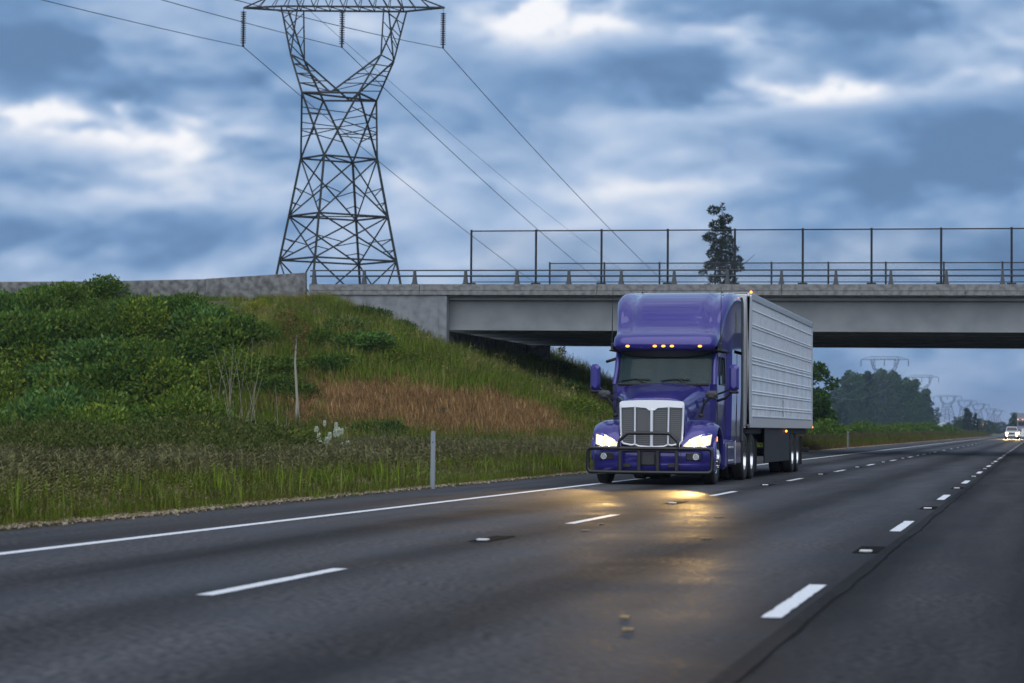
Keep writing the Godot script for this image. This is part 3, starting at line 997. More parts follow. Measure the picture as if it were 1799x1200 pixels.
func make_trees() -> void:
	var fir := [Color(0.013, 0.026, 0.010), Color(0.018, 0.032, 0.012), Color(0.023, 0.038, 0.014)]
	var broad := [Color(0.045, 0.09, 0.022), Color(0.06, 0.11, 0.028), Color(0.035, 0.07, 0.018)]
	# ragged conifer behind the overpass: separate boughs with gaps between
	var r := RandomNumberGenerator.new()
	r.seed = 9
	var top := at_d(1269, 362, 300.0)
	var H := top.y
	var at := Vector3(top.x, 0, -300.0)
	var blobs := []
	for e in [[-1, 0.6, 0.8], [0.3, 1.6, 0.9], [-0.5, 2.6, 1.1], [0.5, 3.2, 0.8], [-1.5, 3.9, 0.8], [-2.3, 4.0, 0.5], [0.7, 4.4, 1.0], [-0.4, 5.0, 1.1], [1.2, 5.6, 0.9], [-1.3, 5.9, 0.9], [0.2, 6.4, 1.1], [1.9, 6.8, 0.8], [-0.6, 7.2, 1.0], [1.0, 7.6, 1.0], [2.3, 7.9, 0.7], [-1.5, 7.6, 0.7], [0.3, 8.4, 1.0], [-2.6, 8.3, 0.5], [-0.9, 9.2, 0.8], [1.2, 9.3, 0.8], [0, 10.2, 0.9], [-1.8, 10.4, 0.6], [1.2, 11.0, 0.7], [0, 12, 1.0], [-1.4, 12.6, 0.8], [1.4, 13.3, 0.8], [0, 14.2, 1.2], [1.4, 15.5, 1.0], [-1.3, 16.4, 1.0], [0.2, 18, 1.4]]:
		blobs.append([Vector3(e[0] * 0.95, H - e[1], r.randf_range(-1.2, 1.2)), Vector3(e[2] * 0.85, e[2] * 0.55, e[2] * 0.9)])
	blobs.append([Vector3(0, H - 0.2, 0), Vector3(0.18, 0.6, 0.18)])
	var con := make_tree("conifer_tree", "tall ragged dark conifer rising behind the overpass fence", at, H, leaf_mass(41, 10000, blobs, 0.36, 0.16, fir, 0.35, 0.4), 0.3, "", 0.3)
	for b in blobs.slice(0, 30):
		var c: Vector3 = b[0]
		put("bough", tube_mesh([Vector3(0, c.y + 0.5, 0), c * Vector3(0.5, 1, 0.5) + Vector3(0, 0.3, 0), c * Vector3(1.25, 1, 1.25) - Vector3(0, 0.1, 0)], 0.07, 5, false, 0.02), M.bark, con)
	# leafy tree behind the trailer
	var h := 6.6
	var p := at_d(1428, 755, 205.0)
	make_tree("leafy_tree", "dark green leafy tree standing behind the silver trailer", Vector3(p.x, 0, -205), h, leaf_mass(43, 6500, crown_blobs(5, h, 5.4, 0.06, 24), 0.30, 0.2, broad, 0.1), 0.16)
	# thin half-bare trees behind the bank
	for e in [[978, 611, 158.0, "thin half bare sapling with sparse twigs behind the bank"], [958, 628, 152.0, "slim young tree with small leaves showing over the bank"], [1008, 650, 162.0, "low sparse sapling at the end of the bank"]]:
		var tp := at_d(e[0], e[1], e[2])
		var o := thing("sapling", e[3], "tree", Vector3(tp.x, 0, -e[2]))
		var st := pen()
		var hh: float = tp.y
		tube(st, [Vector3(0, -0.3, 0), Vector3(0.1, hh * 0.5, 0), Vector3(0, hh, 0)], 0.07, 6, false, 0.015)
		put("trunk", done(st), M.bark, o)
		var bl := []
		for k in 16:
			var a := r.randf() * TAU
			var y := hh * r.randf_range(0.45, 0.98)
			var l := r.randf_range(0.5, 1.3) * (1.25 - y / hh) * 1.7
			var tip := Vector3(cos(a) * l, y + l * 0.6, sin(a) * l)
			put("limb", tube_mesh([Vector3(0.05, y - 0.3, 0), tip * 0.6 + Vector3(0, y * 0.4, 0), tip], 0.03, 4, false, 0.008), M.bark, o)
			bl.append([tip, Vector3(0.26, 0.24, 0.26)])
		put("crown", leaf_mass(50 + int(e[0]), 900, bl, 0.15, 0.09, [Color(0.05, 0.07, 0.03), Color(0.04, 0.06, 0.02)], 0.1, 0.2), M.leaf, o)
	# grove beyond: tall poplars and firs
	var va := leaf_mass(61, 6500, crown_blobs(11, 15.0, 7.0, 0.03, 44, 0.6), 0.5, 0.36, broad, 0.05)
	var vb := leaf_mass(62, 6500, crown_blobs(12, 15.0, 5.4, 0.02, 48, 0.9), 0.5, 0.3, fir + [broad[2]], 0.15)
	var vc := leaf_mass(63, 6500, crown_blobs(13, 15.0, 8.0, 0.03, 40, 0.5), 0.5, 0.36, broad, 0.05)
	var protos := []
	var names := ["broad dark green tree in the grove beyond the overpass", "pointed dark tree in the grove beyond the overpass", "bushy dark tree in the grove beyond the overpass"]
	for k in 3:
		protos.append(make_tree("grove_tree", names[k], Vector3.ZERO, 15.0, [va, vb, vc][k], 0.25, "trees of the distant grove"))
	var i := 0
	for e in [[1470, 672, 990], [1484, 660, 1030], [1497, 652, 1010], [1512, 657, 1050], [1526, 651, 1020], [1541, 649, 1040], [1556, 655, 1010], [1569, 650, 1060], [1583, 656, 1030], [1597, 668, 1040], [1609, 665, 1080], [1620, 685, 1070], [1628, 682, 1090], [1641, 716, 1110], [1505, 690, 970], [1535, 700, 975], [1570, 695, 985], [1600, 705, 1000], [1480, 705, 950]]:
		var tp := at_d(e[0], e[1], e[2])
		var s := tp.y / 15.0
		var k: int = [0, 1, 0, 2, 1, 0, 2, 1, 0, 2, 1, 0, 1, 2, 0, 2, 0, 2, 1][i]
		var pos := Vector3(tp.x, 0, -e[2])
		if i in [0, 1, 3]:
			protos[k].position = pos
			protos[k].scale = Vector3(s, s, s)
		else:
			copy(protos[k], "grove_tree", names[k], pos, r.randf() * TAU, "trees of the distant grove", Vector3(s * 1.05, s, s * 1.05))
		i += 1
	for e in [[1683, 732, 800, 2], [1698, 716, 830, 1], [1703, 722, 820, 1], [1714, 725, 860, 1], [1722, 735, 900, 2], [1692, 735, 850, 0], [1733, 738, 1000, 2], [1742, 740, 1050, 0], [1752, 743, 1150, 2], [1665, 742, 780, 0]]:
		var tp := at_d(e[0], e[1], e[2])
		var s := tp.y / 15.0
		copy(protos[e[3]], "far_tree", "hazy tree far down the road past the grove", Vector3(tp.x, 0, -e[2]), r.randf() * TAU, "hazy far trees", Vector3(s * (1.5 if s < 0.5 else 1.0), s, s * 1.2))
	var dk := at_d(1783, 725, 620.0)
	var sd := dk.y / 15.0
	copy(protos[2], "far_tree", "dark round tree above the oncoming vehicles", Vector3(dk.x, 0, -620), 0.6, "", Vector3(sd * 1.5, sd, sd * 1.5))
	# low hazy tree line closing the view
	for k in 26:
		var px := 1500.0 + k * 12.5
		var tp := at_d(px, 741.0 + r.randf_range(-3, 4), 1700.0)
		var s := tp.y / 15.0
		copy(protos[k % 3], "horizon_tree", "pale hazy tree in the line along the horizon", Vector3(tp.x, 0, -1700), r.randf() * TAU, "tree line on the horizon", Vector3(s * 2.6, s, s * 2.0))

func make_small_plants() -> void:
	var r := RandomNumberGenerator.new()
	r.seed = 321
	# white umbels
	var umb := leaf_mass(71, 240, [[Vector3(0, 0, 0), Vector3(0.05, 0.012, 0.05)]], 0.026, 0.024, [Color(0.62, 0.66, 0.52), Color(0.72, 0.74, 0.64)], -0.4, 0.1)
	var green := mat(Color(0.05, 0.09, 0.025), 0.8)
	var cl := [[548, 798, 0], [577, 748, 1], [588, 762, 1], [570, 775, 1], [556, 764, 1], [563, 785, 1], [596, 790, 1], [528, 792, 0], [583, 765, 1], [570, 783, 1], [605, 795, 0], [540, 790, 0], [549, 805, 0]]
	for e in cl:
		var d := 62.0 + r.randf_range(-2.0, 2.0)
		var p := at_d(568.0 + (e[0] - 568.0) * 1.5, 778.0 + (e[1] - 778.0) * 1.1, d)
		var o := thing("umbel_flower", "white flowering umbel plant standing above the verge grass", "flower", Vector3(p.x, ground_h(p.x, d), -d), 0.0, "white umbel flowers by the verge")
		var h := p.y - o.position.y
		put("stalk", tube_mesh([Vector3(0, -0.05, 0), Vector3(0.03, h * 0.5, 0.02), Vector3(0, h, 0)], 0.008, 4), green, o)
		for k in 2:
			var f := put("umbel", umb, M.leaf, o)
			f.position = Vector3(r.randf_range(-0.2, 0.2), h + r.randf_range(-0.14, 0.08), r.randf_range(-0.12, 0.12))
			f.scale = Vector3.ONE * r.randf_range(0.7, 1.2)
	# dead pale stalk with an ivy head, and dry stems beside it
	var base := on_hill(519, 750)
	var topp := at_d(521, 590, -base.z + 1.0)
	var o := thing("dead_stalk", "tall pale dead trunk wrapped in dry vine on the bank", "tree", base)
	var t := topp - base
	put("stem", tube_mesh([Vector3(0, -0.3, 0), t * 0.3 + Vector3(0.06, 0, 0), t * 0.7 - Vector3(0.05, 0, 0), t], 0.075, 7, false, 0.03), M.pale_stalk, o)
	put("stem", tube_mesh([Vector3(0.25, -0.3, 0), t * 0.2 + Vector3(0.12, 0, 0), t * 0.45], 0.035, 6, false, 0.02), M.pale_stalk, o)
	put("dead_leaves", leaf_mass(81, 700, [[t + Vector3(0, 0.3, 0), Vector3(0.5, 0.45, 0.4)], [t + Vector3(-0.45, 0.75, 0), Vector3(0.4, 0.3, 0.4)], [t + Vector3(0.15, -0.5, 0), Vector3(0.3, 0.5, 0.3)]], 0.12, 0.08, [Color(0.16, 0.13, 0.04), Color(0.10, 0.11, 0.03), Color(0.20, 0.13, 0.05)]), M.leaf, o)
	for k in 30:
		var px := r.randf_range(400, 505)
		var py := r.randf_range(690, 775)
		if r.randf() < 0.35:
			px = r.randf_range(380, 470); py = r.randf_range(620, 680)
		var p := on_hill(px, py)
		var d := -p.z - r.randf_range(3.0, 6.5)
		p = at_d(px, py, d)
		var g := ground_h(p.x, d)
		var h := (p.y - g) + r.randf_range(0.4, 1.1)
		var lean := r.randf_range(-0.25, 0.25)
		var s := put("dry_stem", tube_mesh([Vector3(0, -0.1, 0), Vector3(lean * 0.4 * h, h * 0.55, 0), Vector3(lean * h, h, r.randf_range(-0.2, 0.2))], 0.014, 4, false, 0.006), M.pale_stalk)
		s.position = Vector3(p.x, g, -d)
		tag(s, "thin pale dry stem rising among the leafy shrubs", "plant stem", "dry stems among the shrubs")
	# grey stump at the foot of the bank
	var sp := at_h(712, 787, 0.05)
	var st := pen()
	var rings := []
	for j in 6:
		var ring := []
		for k in 12:
			var a := TAU * k / 12.0
			var rad := lerpf(0.62, 0.22, pow(j / 5.0, 0.7)) * (1.0 + 0.25 * sin(a * 3.0 + j) + 0.1 * sin(a * 7.0))
			ring.append(Vector3(cos(a) * rad, j * 0.13 - 0.1, sin(a) * rad * 0.8))
		rings.append(ring)
	ring_loft(st, rings, true, -1)
	var stump := put("tree_stump", done(st), M.bark)
	stump.position = sp
	tag(stump, "dark grey weathered stump in the green weeds", "stump")
	# small pieces of debris on the road
	for e in [[1103, 1108], [1098, 1086], [1240, 947], [1057, 921], [1030, 933], [1262, 909]]:
		var p := at_h(e[0], e[1])
		var c := put("road_debris", cbox_mesh(Vector3(0, 0.008, 0), Vector3(0.09, 0.008, 0.06), 0.003), M.straw)
		c.position = p
		c.rotation.y = r.randf() * 3.0
		tag(c, "small pale scrap lying flat on the asphalt", "debris", "scraps on the asphalt")

# ---------------------------------------------------------------- roadside posts
func make_posts() -> void:
	for e in [[760, 856, 757, M.galv, "slim grey steel delineator post at the road edge before the truck"], [1489.5, 788, 757, M.galv, "grey delineator post on the verge past the overpass"], [1681, 766, 753, M.white_post, "short white marker post far along the verge"]]:
		var b := at_h(e[0], e[1], 0.03)
		var t := at_d(e[0], e[2], -b.z)
		var h := t.y - b.y
		var o := thing("delineator_post", e[4], "post", b)
		var w := 0.075 if h < 1.3 else 0.4
		var st := pen()
		plate(st, [Vector2(-w / 2, -0.2), Vector2(w / 2, -0.2), Vector2(w / 2, h - 0.03), Vector2(w * 0.3, h), Vector2(-w * 0.3, h), Vector2(-w / 2, h - 0.03)], func(v, dd): return Vector3(v.x, v.y, dd), -0.012, 0.012)
		for s in [-1, 1]:
			cbox(st, Vector3(s * (w / 2 - 0.006), h / 2 - 0.1, -0.03), Vector3(0.008, h + 0.18, 0.035), 0.003)
		put("blade", done(st), e[3], o)
		put("bolt", cbox_mesh(Vector3(0, h * 0.8, 0.016), Vector3(0.02, 0.02, 0.012), 0.004), M.rail, o)

# ---------------------------------------------------------------- pylons
func brace_panel(o: Node, called: String, a0: Vector3, b0: Vector3, a1: Vector3, b1: Vector3, w: float, sub := true) -> void:
	# X bracing of one face between two levels, with short redundant members
	bar(o, called, a0, b1, w, M.lattice)
	bar(o, called, b0, a1, w, M.lattice)
	if sub:
		for q in [0.25, 0.5]:
			bar(o, called, a0.lerp(a1, q), a0.lerp(b1, q * 0.75), w * 0.6, M.lattice)
			bar(o, called, b0.lerp(b1, q), b0.lerp(a1, q * 0.75), w * 0.6, M.lattice)

func make_pylon(at: Vector3, label: String) -> Node3D:
	var o := thing("transmission_tower", label, "pylon", at, deg_to_rad(YAW))
	var hp := func(py: float) -> float: return (749.5 - py) / 21.0 + 1.09
	# corners of each level, in order left, near, right, far (x to the right, z towards the viewer)
	var lv := func(k: float, y: float) -> Array: return [Vector3(-k, y, 0), Vector3(-0.32 * k, y, 0.88 * k), Vector3(k, y, 0), Vector3(0.30 * k, y, -0.88 * k)]
	var L := [lv.call(7.8, -0.2), lv.call(6.3, 7.6), lv.call(4.9, hp.call(458.0)), lv.call(4.15, hp.call(380.0)), lv.call(3.2, hp.call(278.0))]
	for i in 4:
		for k in 4:
			bar(o, "leg", L[i][k], L[i + 1][k], 0.192, M.lattice)
			var n := (k + 1) % 4
			if i > 0: bar(o, "belt", L[i][k], L[i][n], 0.120, M.lattice)
			brace_panel(o, "brace", L[i][k], L[i][n], L[i + 1][k], L[i + 1][n], 0.11)
	for k in 4: bar(o, "belt", L[4][k], L[4][(k + 1) % 4], 0.120, M.lattice)
	bar(o, "belt", L[4][1], L[4][3], 0.080, M.lattice)
	bar(o, "belt", L[3][0], L[3][2], 0.080, M.lattice)
	# waist
	var wy: float = hp.call(168.0)
	var FL := Vector3(-2.95, wy, 2.5)
	var BL := Vector3(-1.57, wy, -2.5)
	var FR := Vector3(1.76, wy, 2.5)
	var BR := Vector3(2.95, wy, -2.5)
	for e in [[0, FL], [0, BL], [1, FL], [1, FR], [2, FR], [2, BR], [3, BL], [3, BR]]:
		bar(o, "waist_leg", L[4][e[0]], e[1], 0.152, M.lattice)
	for e in [[0, FL, 1, FR], [1, FR, 2, BR], [2, BR, 3, BL], [3, BL, 0, FL], [0, BL, 1, FL], [2, FR, 1, FR], [3, BR, 2, BR]]:
		for q in [0.33, 0.55, 0.78]:
			bar(o, "brace", L[4][e[0]].lerp(e[1], q), L[4][e[2]].lerp(e[3], q + (0.1 if q < 0.5 else -0.1)), 0.064, M.lattice)
	for e in [[FL, FR], [FR, BR], [BR, BL], [BL, FL], [FL, BR]]: bar(o, "belt", e[0], e[1], 0.128, M.lattice)
	# two horns up to the crossarm
	var ay: float = hp.call(12.0)
	for s in [-1, 1]:
		var a := FL if s < 0 else FR
		var b := BL if s < 0 else BR
		var vf := (FL + FR) * 0.5
		var vb := (BL + BR) * 0.5
		var ef := Vector3(-4.05 if s < 0 else 3.5, hp.call(97.0), 1.2)
		var eb := Vector3(-3.1 if s < 0 else 4.45, hp.call(101.0), -1.2)
		var tf := [Vector3(-4.9 if s < 0 else 5.2, ay, 1.1), Vector3(-3.5 if s < 0 else 3.7, ay, 1.1)]
		var tb := [Vector3(-4.5 if s < 0 else 5.5, ay, -1.1), Vector3(-3.2 if s < 0 else 4.0, ay, -1.1)]
		bar(o, "horn_leg", a, ef, 0.144, M.lattice); bar(o, "horn_leg", b, eb, 0.144, M.lattice)
		bar(o, "horn_leg", vf, ef, 0.128, M.lattice); bar(o, "horn_leg", vb, eb, 0.128, M.lattice)
		bar(o, "horn_leg", ef, tf[0 if s < 0 else 0], 0.136, M.lattice); bar(o, "horn_leg", eb, tb[0], 0.136, M.lattice)
		bar(o, "horn_leg", ef, tf[1], 0.120, M.lattice); bar(o, "horn_leg", eb, tb[1], 0.120, M.lattice)
		for q in [0.25, 0.5, 0.75]:
			bar(o, "brace", a.lerp(ef, q), vf.lerp(ef, q), 0.064, M.lattice)
			bar(o, "brace", b.lerp(eb, q), vb.lerp(eb, q), 0.064, M.lattice)
			bar(o, "brace", a.lerp(ef, q), b.lerp(eb, q + 0.12), 0.064, M.lattice)
			bar(o, "brace", vf.lerp(ef, q - 0.2), a.lerp(ef, q), 0.056, M.lattice)
			bar(o, "brace", ef.lerp(tf[0], q), eb.lerp(tb[0], q - 0.2), 0.064, M.lattice)
			bar(o, "brace", ef.lerp(tf[0], q), ef.lerp(tf[1], q + 0.2), 0.064, M.lattice)
			bar(o, "brace", eb.lerp(tb[0], q), eb.lerp(tb[1], q + 0.2), 0.064, M.lattice)
		bar(o, "brace", ef, eb, 0.080, M.lattice)
	# crossarm: two bottom chords, a ridge, lacing
	var l0 := Vector3(-8.15, ay, 0.1)
	var r0 := Vector3(8.75, ay + 0.15, 0.1)
	var ridge := [Vector3(-4.6, ay + 1.6, 0), Vector3(4.9, ay + 1.6, 0)]
	for z in [1.1, -1.1]:
		var a := Vector3(-4.7, ay, z)
		var b := Vector3(5.3, ay, z)
		bar(o, "crossarm_chord", l0, a, 0.128, M.lattice); bar(o, "crossarm_chord", a, b, 0.128, M.lattice); bar(o, "crossarm_chord", b, r0, 0.128, M.lattice)
		for q in 9:
			var p := a.lerp(b, q / 8.0)
			bar(o, "lacing", p, ridge[0].lerp(ridge[1], clampf((q + 0.5) / 8.0, 0, 1)), 0.064, M.lattice)
			if q < 8: bar(o, "lacing", ridge[0].lerp(ridge[1], (q + 0.5) / 8.0), a.lerp(b, (q + 1) / 8.0), 0.064, M.lattice)
			if q < 8 and z > 0: bar(o, "lacing", p, Vector3(lerpf(-4.7, 5.3, (q + 1) / 8.0), ay, -z), 0.056, M.lattice)
		for q in [0.35, 0.7]:
			bar(o, "lacing", l0.lerp(a, q), l0.lerp(ridge[0], q + 0.2), 0.056, M.lattice)
			bar(o, "lacing", r0.lerp(b, q), r0.lerp(ridge[1], q + 0.2), 0.056, M.lattice)
	bar(o, "crossarm_chord", ridge[0], ridge[1], 0.104, M.lattice)
	bar(o, "crossarm_chord", l0, ridge[0], 0.096, M.lattice)
	bar(o, "crossarm_chord", r0, ridge[1], 0.096, M.lattice)
	# strings of insulator discs
	var disc := pen()
	for k in 15:
		var y := -0.3 - k * 0.185
		var rings := []
		for e in [[0.06, 0.0], [0.22, -0.04], [0.25, -0.075], [0.09, -0.10], [0.06, -0.18]]:
			var ring := []
			for q in 10: ring.append(Vector3(cos(TAU * q / 10) * e[0], y + e[1], sin(TAU * q / 10) * e[0]))
			rings.append(ring)
		ring_loft(disc, rings, false)
	var dm := done(disc)
	for x in [-8.15, 0.15, 8.65]:
		var s := put("insulator_string", dm, M.insulator, o)
		s.position = Vector3(x, ay - 0.0, 0.1)
		bar(s, "link", Vector3(0, 0.05, 0), Vector3(0, -0.32, 0), 0.040, M.lattice)
		put("clamp", cbox_mesh(Vector3(0, -3.18, 0), Vector3(0.16, 0.2, 0.5), 0.04), M.lattice, s)
	return o

func wire(label: String, a: Vector3, b: Vector3, sag: float, rad: float, t0 := 0.0, t1 := 1.0) -> void:
	var pts := []
	for i in 49:
		var t := lerpf(t0, t1, i / 48.0)
		pts.append(a.lerp(b, t) - Vector3(0, sag * 4.0 * t * (1.0 - t), 0))
	var o := put("power_line", tube_mesh(pts, rad, 5), M.conductor)
	tag(o, label, "cable", "conductors of the power line")

func make_pylons() -> void:
	var fw := Vector3(-sin(deg_to_rad(YAW)), 0, -cos(deg_to_rad(YAW)))
	var rt := Vector3(cos(deg_to_rad(YAW)), 0, -sin(deg_to_rad(YAW)))
	var at := fw * 200.0 + rt * ((592.0 - 899.5) / 21.0)
	var p := make_pylon(at, "tall dark lattice transmission tower standing behind the overpass bank")
	var far := [[1553, 632, 82], [1619, 663, 57], [1664, 697, 48], [1694, 705, 42], [1718, 711, 38], [1740, 719, 31], [1752, 722, 28]]
	var lab := ["hazy lattice tower in front of the dark grove", "hazy lattice tower behind the right edge of the grove", "hazy lattice tower between the grove and the far trees", "hazy lattice tower behind the far dark trees", "small faint lattice tower past the far trees", "very small faint lattice tower far along the line", "smallest faint lattice tower at the end of the line"]
	var second := Vector3.ZERO
	var sc2 := 1.0
	for i in far.size():
		var e: Array = far[i]
		var s := 1.1
		var z: float = 16.9 * s * FOCAL / e[2]
		var top := at_d(e[0], e[1], z)
		var o := copy(p, "transmission_tower", lab[i], Vector3(top.x, 0, -z), deg_to_rad(YAW) * 0.4, "lattice towers receding along the power line", Vector3(s, top.y / 36.2, s))
		if i == 0:
			second = o.position
			sc2 = top.y / 36.2
	var hang := 36.2 - 3.25
	var names := ["left", "middle", "right"]
	var offs := [-8.15, 0.15, 8.65]
	var tp := [[900, 465], [1020, 468], [1140, 470]]
	var ridge_a := at + rt * -4.6 + Vector3(0, 37.8, 0)
	wire("thinnest dark earth wire running from the tower top to the next tower", ridge_a, second + Vector3(-5.0, 37.8 * sc2, 0), 15.5, 0.02)
	var inp := [[75, 0], [292, 0], [410, 0]]
	for k in 3:
		var a: Vector3 = at + rt * offs[k] + Vector3(0, hang, 0)
		var b := second + Vector3(offs[k] * 1.1, hang * sc2, 0)
		# sag fitted so that the wire passes the point seen above the overpass
		var best := 20.0
		var err := 1e9
		for q in 120:
			var sg := 2.0 + q * 0.4
			for i in 60:
				var t := 0.02 + i * 0.005
				var w := a.lerp(b, t) - Vector3(0, sg * 4.0 * t * (1.0 - t), 0)
				var c := cam_basis.inverse() * (w - Vector3(0, EYE, 0))
				var sx := 899.5 + FOCAL * c.x / -c.z
				var sy := 600.0 - FOCAL * c.y / -c.z
				var dd := absf(sx - tp[k][0]) + absf(sy - tp[k][1])
				if dd < err:
					err = dd; best = sg
		wire("thin dark cable running from the tower's %s insulator to the next tower" % ["outer field side", "middle", "road side"][k], a, b, best, 0.035)
		# towards the tower behind the viewer
		var back := Vector3(a.x - 6.0, hang, 330.0)
		best = 8.0; err = 1e9
		for q in 150:
			var sg := -6.0 + q * 0.2
			for i in 60:
				var t := 0.01 + i * 0.004
				var w := a.lerp(back, t) - Vector3(0, sg * 4.0 * t * (1.0 - t), 0)
				var c := cam_basis.inverse() * (w - Vector3(0, EYE, 0))
				var sx := 899.5 + FOCAL * c.x / -c.z
				var sy := 600.0 - FOCAL * c.y / -c.z
				var dd := absf(sx - inp[k][0]) + absf(sy - inp[k][1])
				if dd < err:
					err = dd; best = sg
		wire("thin dark cable coming in overhead to the tower's %s insulator" % ["outer field side", "middle", "road side"][k], a, back, best, 0.03)

# ---------------------------------------------------------------- truck
func P(x: float, y: float, s: float) -> Vector3:
	return Vector3(x, y, -s)

func truck_materials() -> void:
	var body := mat(Color(0.034, 0.027, 0.205), 0.28, 0.25)
	body.metallic_specular = 0.3
	body.clearcoat_enabled = true
	body.clearcoat = 1.0
	body.clearcoat_roughness = 0.04
	M.body = body
	M.chrome = mat(Color(0.78, 0.79, 0.81), 0.16, 1.0)
	M.silver = mat(Color(0.74, 0.75, 0.78), 0.28, 0.45)
	M.black = mat(Color(0.014, 0.014, 0.015), 0.45)
	M.guard = mat(Color(0.012, 0.012, 0.013), 0.3)
	M.plastic = mat(Color(0.035, 0.036, 0.04), 0.55)
	M.rubber = tri_mat(noise_tex(51, 0.08, 256, [[0.0, Color(0.012, 0.012, 0.012)], [1.0, Color(0.028, 0.027, 0.026)]]), 2.0, 0.85)
	M.rubber.uv1_world_triplanar = false
	M.steel = mat(Color(0.62, 0.63, 0.65), 0.25, 1.0)
	M.chassis = mat(Color(0.02, 0.02, 0.021), 0.7)
	M.cabin = mat(Color(0.016, 0.017, 0.018), 0.9)
	M.dash = mat(Color(0.05, 0.055, 0.055), 0.8)
	var glass := mat(Color(0.035, 0.068, 0.07), 0.02)
	glass.metallic_specular = 0.33
	glass.albedo_color.a = 0.6
	glass.transparency = BaseMaterial3D.TRANSPARENCY_ALPHA
	M.glass = glass
	var lens := mat(Color(0.9, 0.92, 0.95), 0.05)
	lens.albedo_color.a = 0.15
	lens.transparency = BaseMaterial3D.TRANSPARENCY_ALPHA
	M.lens = lens
	M.head = glow(Color(1.0, 0.76, 0.42), 1.3)
	M.bulb = glow(Color(1.0, 0.90, 0.70), 40.0)
	M.amber = glow(Color(1.0, 0.30, 0.03), 3.2)
	M.warm = glow(Color(1.0, 0.78, 0.42), 9.0)
	# woven grille screen
	var g := Image.create(128, 128, false, Image.FORMAT_RGB8)
	for j in 128:
		for i in 128:
			var v := 0.05
			if j % 32 < 15: v = 0.15
			if i % 32 < 8: v = 0.12
			g.set_pixel(i, j, Color(v, v, v * 1.04).linear_to_srgb())
	var gm := StandardMaterial3D.new()
	gm.albedo_texture = ImageTexture.create_from_image(g)
	gm.metallic = 0.5; gm.roughness = 0.45
	gm.uv1_triplanar = true
	gm.uv1_scale = Vector3.ONE * 6.5
	M.screen = gm
	# trailer skin: bare aluminium with wash streaks and road film
	var S := 512
	var n1 := FastNoiseLite.new(); n1.seed = 31; n1.frequency = 0.012; n1.fractal_octaves = 5
	var n2 := FastNoiseLite.new(); n2.seed = 33; n2.frequency = 0.03; n2.fractal_octaves = 4
	var im := Image.create(S, S, false, Image.FORMAT_RGB8)
	var rg := Image.create(S, S, false, Image.FORMAT_RGB8)
	for j in S:
		for i in S:
			var a := n1.get_noise_2d(i * 0.8, j * 1.2)
			var b := n2.get_noise_2d(i * 1.0, j * 1.0)
			var film := smooth01((a + b * 0.6 + 0.12) * 3.2)
			var v := lerpf(0.86, 0.77, film)
			im.set_pixel(i, j, Color(v * 0.97, v * 0.985, v).linear_to_srgb())
			var q := lerpf(0.30, 0.62, film)
			rg.set_pixel(i, j, Color(q, q, q))
	var skin := StandardMaterial3D.new()
	skin.albedo_texture = ImageTexture.create_from_image(im)
	skin.metallic = 0.2
	skin.roughness = 1.0
	skin.roughness_texture = ImageTexture.create_from_image(rg)
	skin.uv1_triplanar = true
	skin.uv1_scale = Vector3.ONE * 0.21
	skin.uv1_offset = Vector3(0.3, 0.15, 0.1)
	M.skin = skin
	M.alu = mat(Color(0.52, 0.54, 0.56), 0.4, 0.5)

func make_wheel(par: Node, at: Vector3, dual: bool, side: float) -> void:
	var w := Node3D.new()
	w.name = "wheel"
	par.add_child(w, true)
	w.position = at
	for k in (2 if dual else 1):
		var off := -side * 0.33 * k
		var hw := 0.13
		var st := pen()
		lathe(st, [[0.30, -hw * 0.8], [0.38, -hw], [0.46, -hw * 0.98], [0.495, -hw * 0.8], [0.503, -hw * 0.45], [0.503, hw * 0.45], [0.495, hw * 0.8], [0.46, hw * 0.98], [0.38, hw], [0.30, hw * 0.8]], 40, Vector3(off, 0, 0))
		# tread ribs
		for q in [-0.6, -0.2, 0.2, 0.6]:
			lathe(st, [[0.50, hw * q - 0.014], [0.509, hw * q - 0.011, 1], [0.509, hw * q + 0.011, 1], [0.50, hw * q + 0.014]], 40, Vector3(off, 0, 0))
		put("tyre", done(st), M.rubber, w)
	var st := pen()
	var o := side
	if dual:
		lathe(st, [[0.305, o * 0.10], [0.29, o * 0.11, 1], [0.27, o * 0.05], [0.20, o * -0.02], [0.13, o * -0.02, 1], [0.12, o * 0.06], [0.08, o * 0.08, 1], [0.0, o * 0.08]], 32)
	else:
		lathe(st, [[0.305, o * 0.10], [0.29, o * 0.115, 1], [0.26, o * 0.10], [0.20, o * 0.135], [0.13, o * 0.145, 1], [0.11, o * 0.19], [0.07, o * 0.20, 1], [0.0, o * 0.20]], 32)
	var rim := put("rim", done(st), M.steel, w)
	var nut := cbox_mesh(Vector3.ZERO, Vector3(0.035, 0.03, 0.03), 0.008)
	for k in 10:
		var a := TAU * k / 10.0
		var n := put("lug_nut", nut, M.chrome, rim)
		n.position = Vector3(o * (0.0 if dual else 0.15), cos(a) * 0.165, sin(a) * 0.165)

func mirror_x(pts: Array, s: float) -> Array:
	return pts.map(func(v): return Vector3(v.x * s, v.y, v.z))

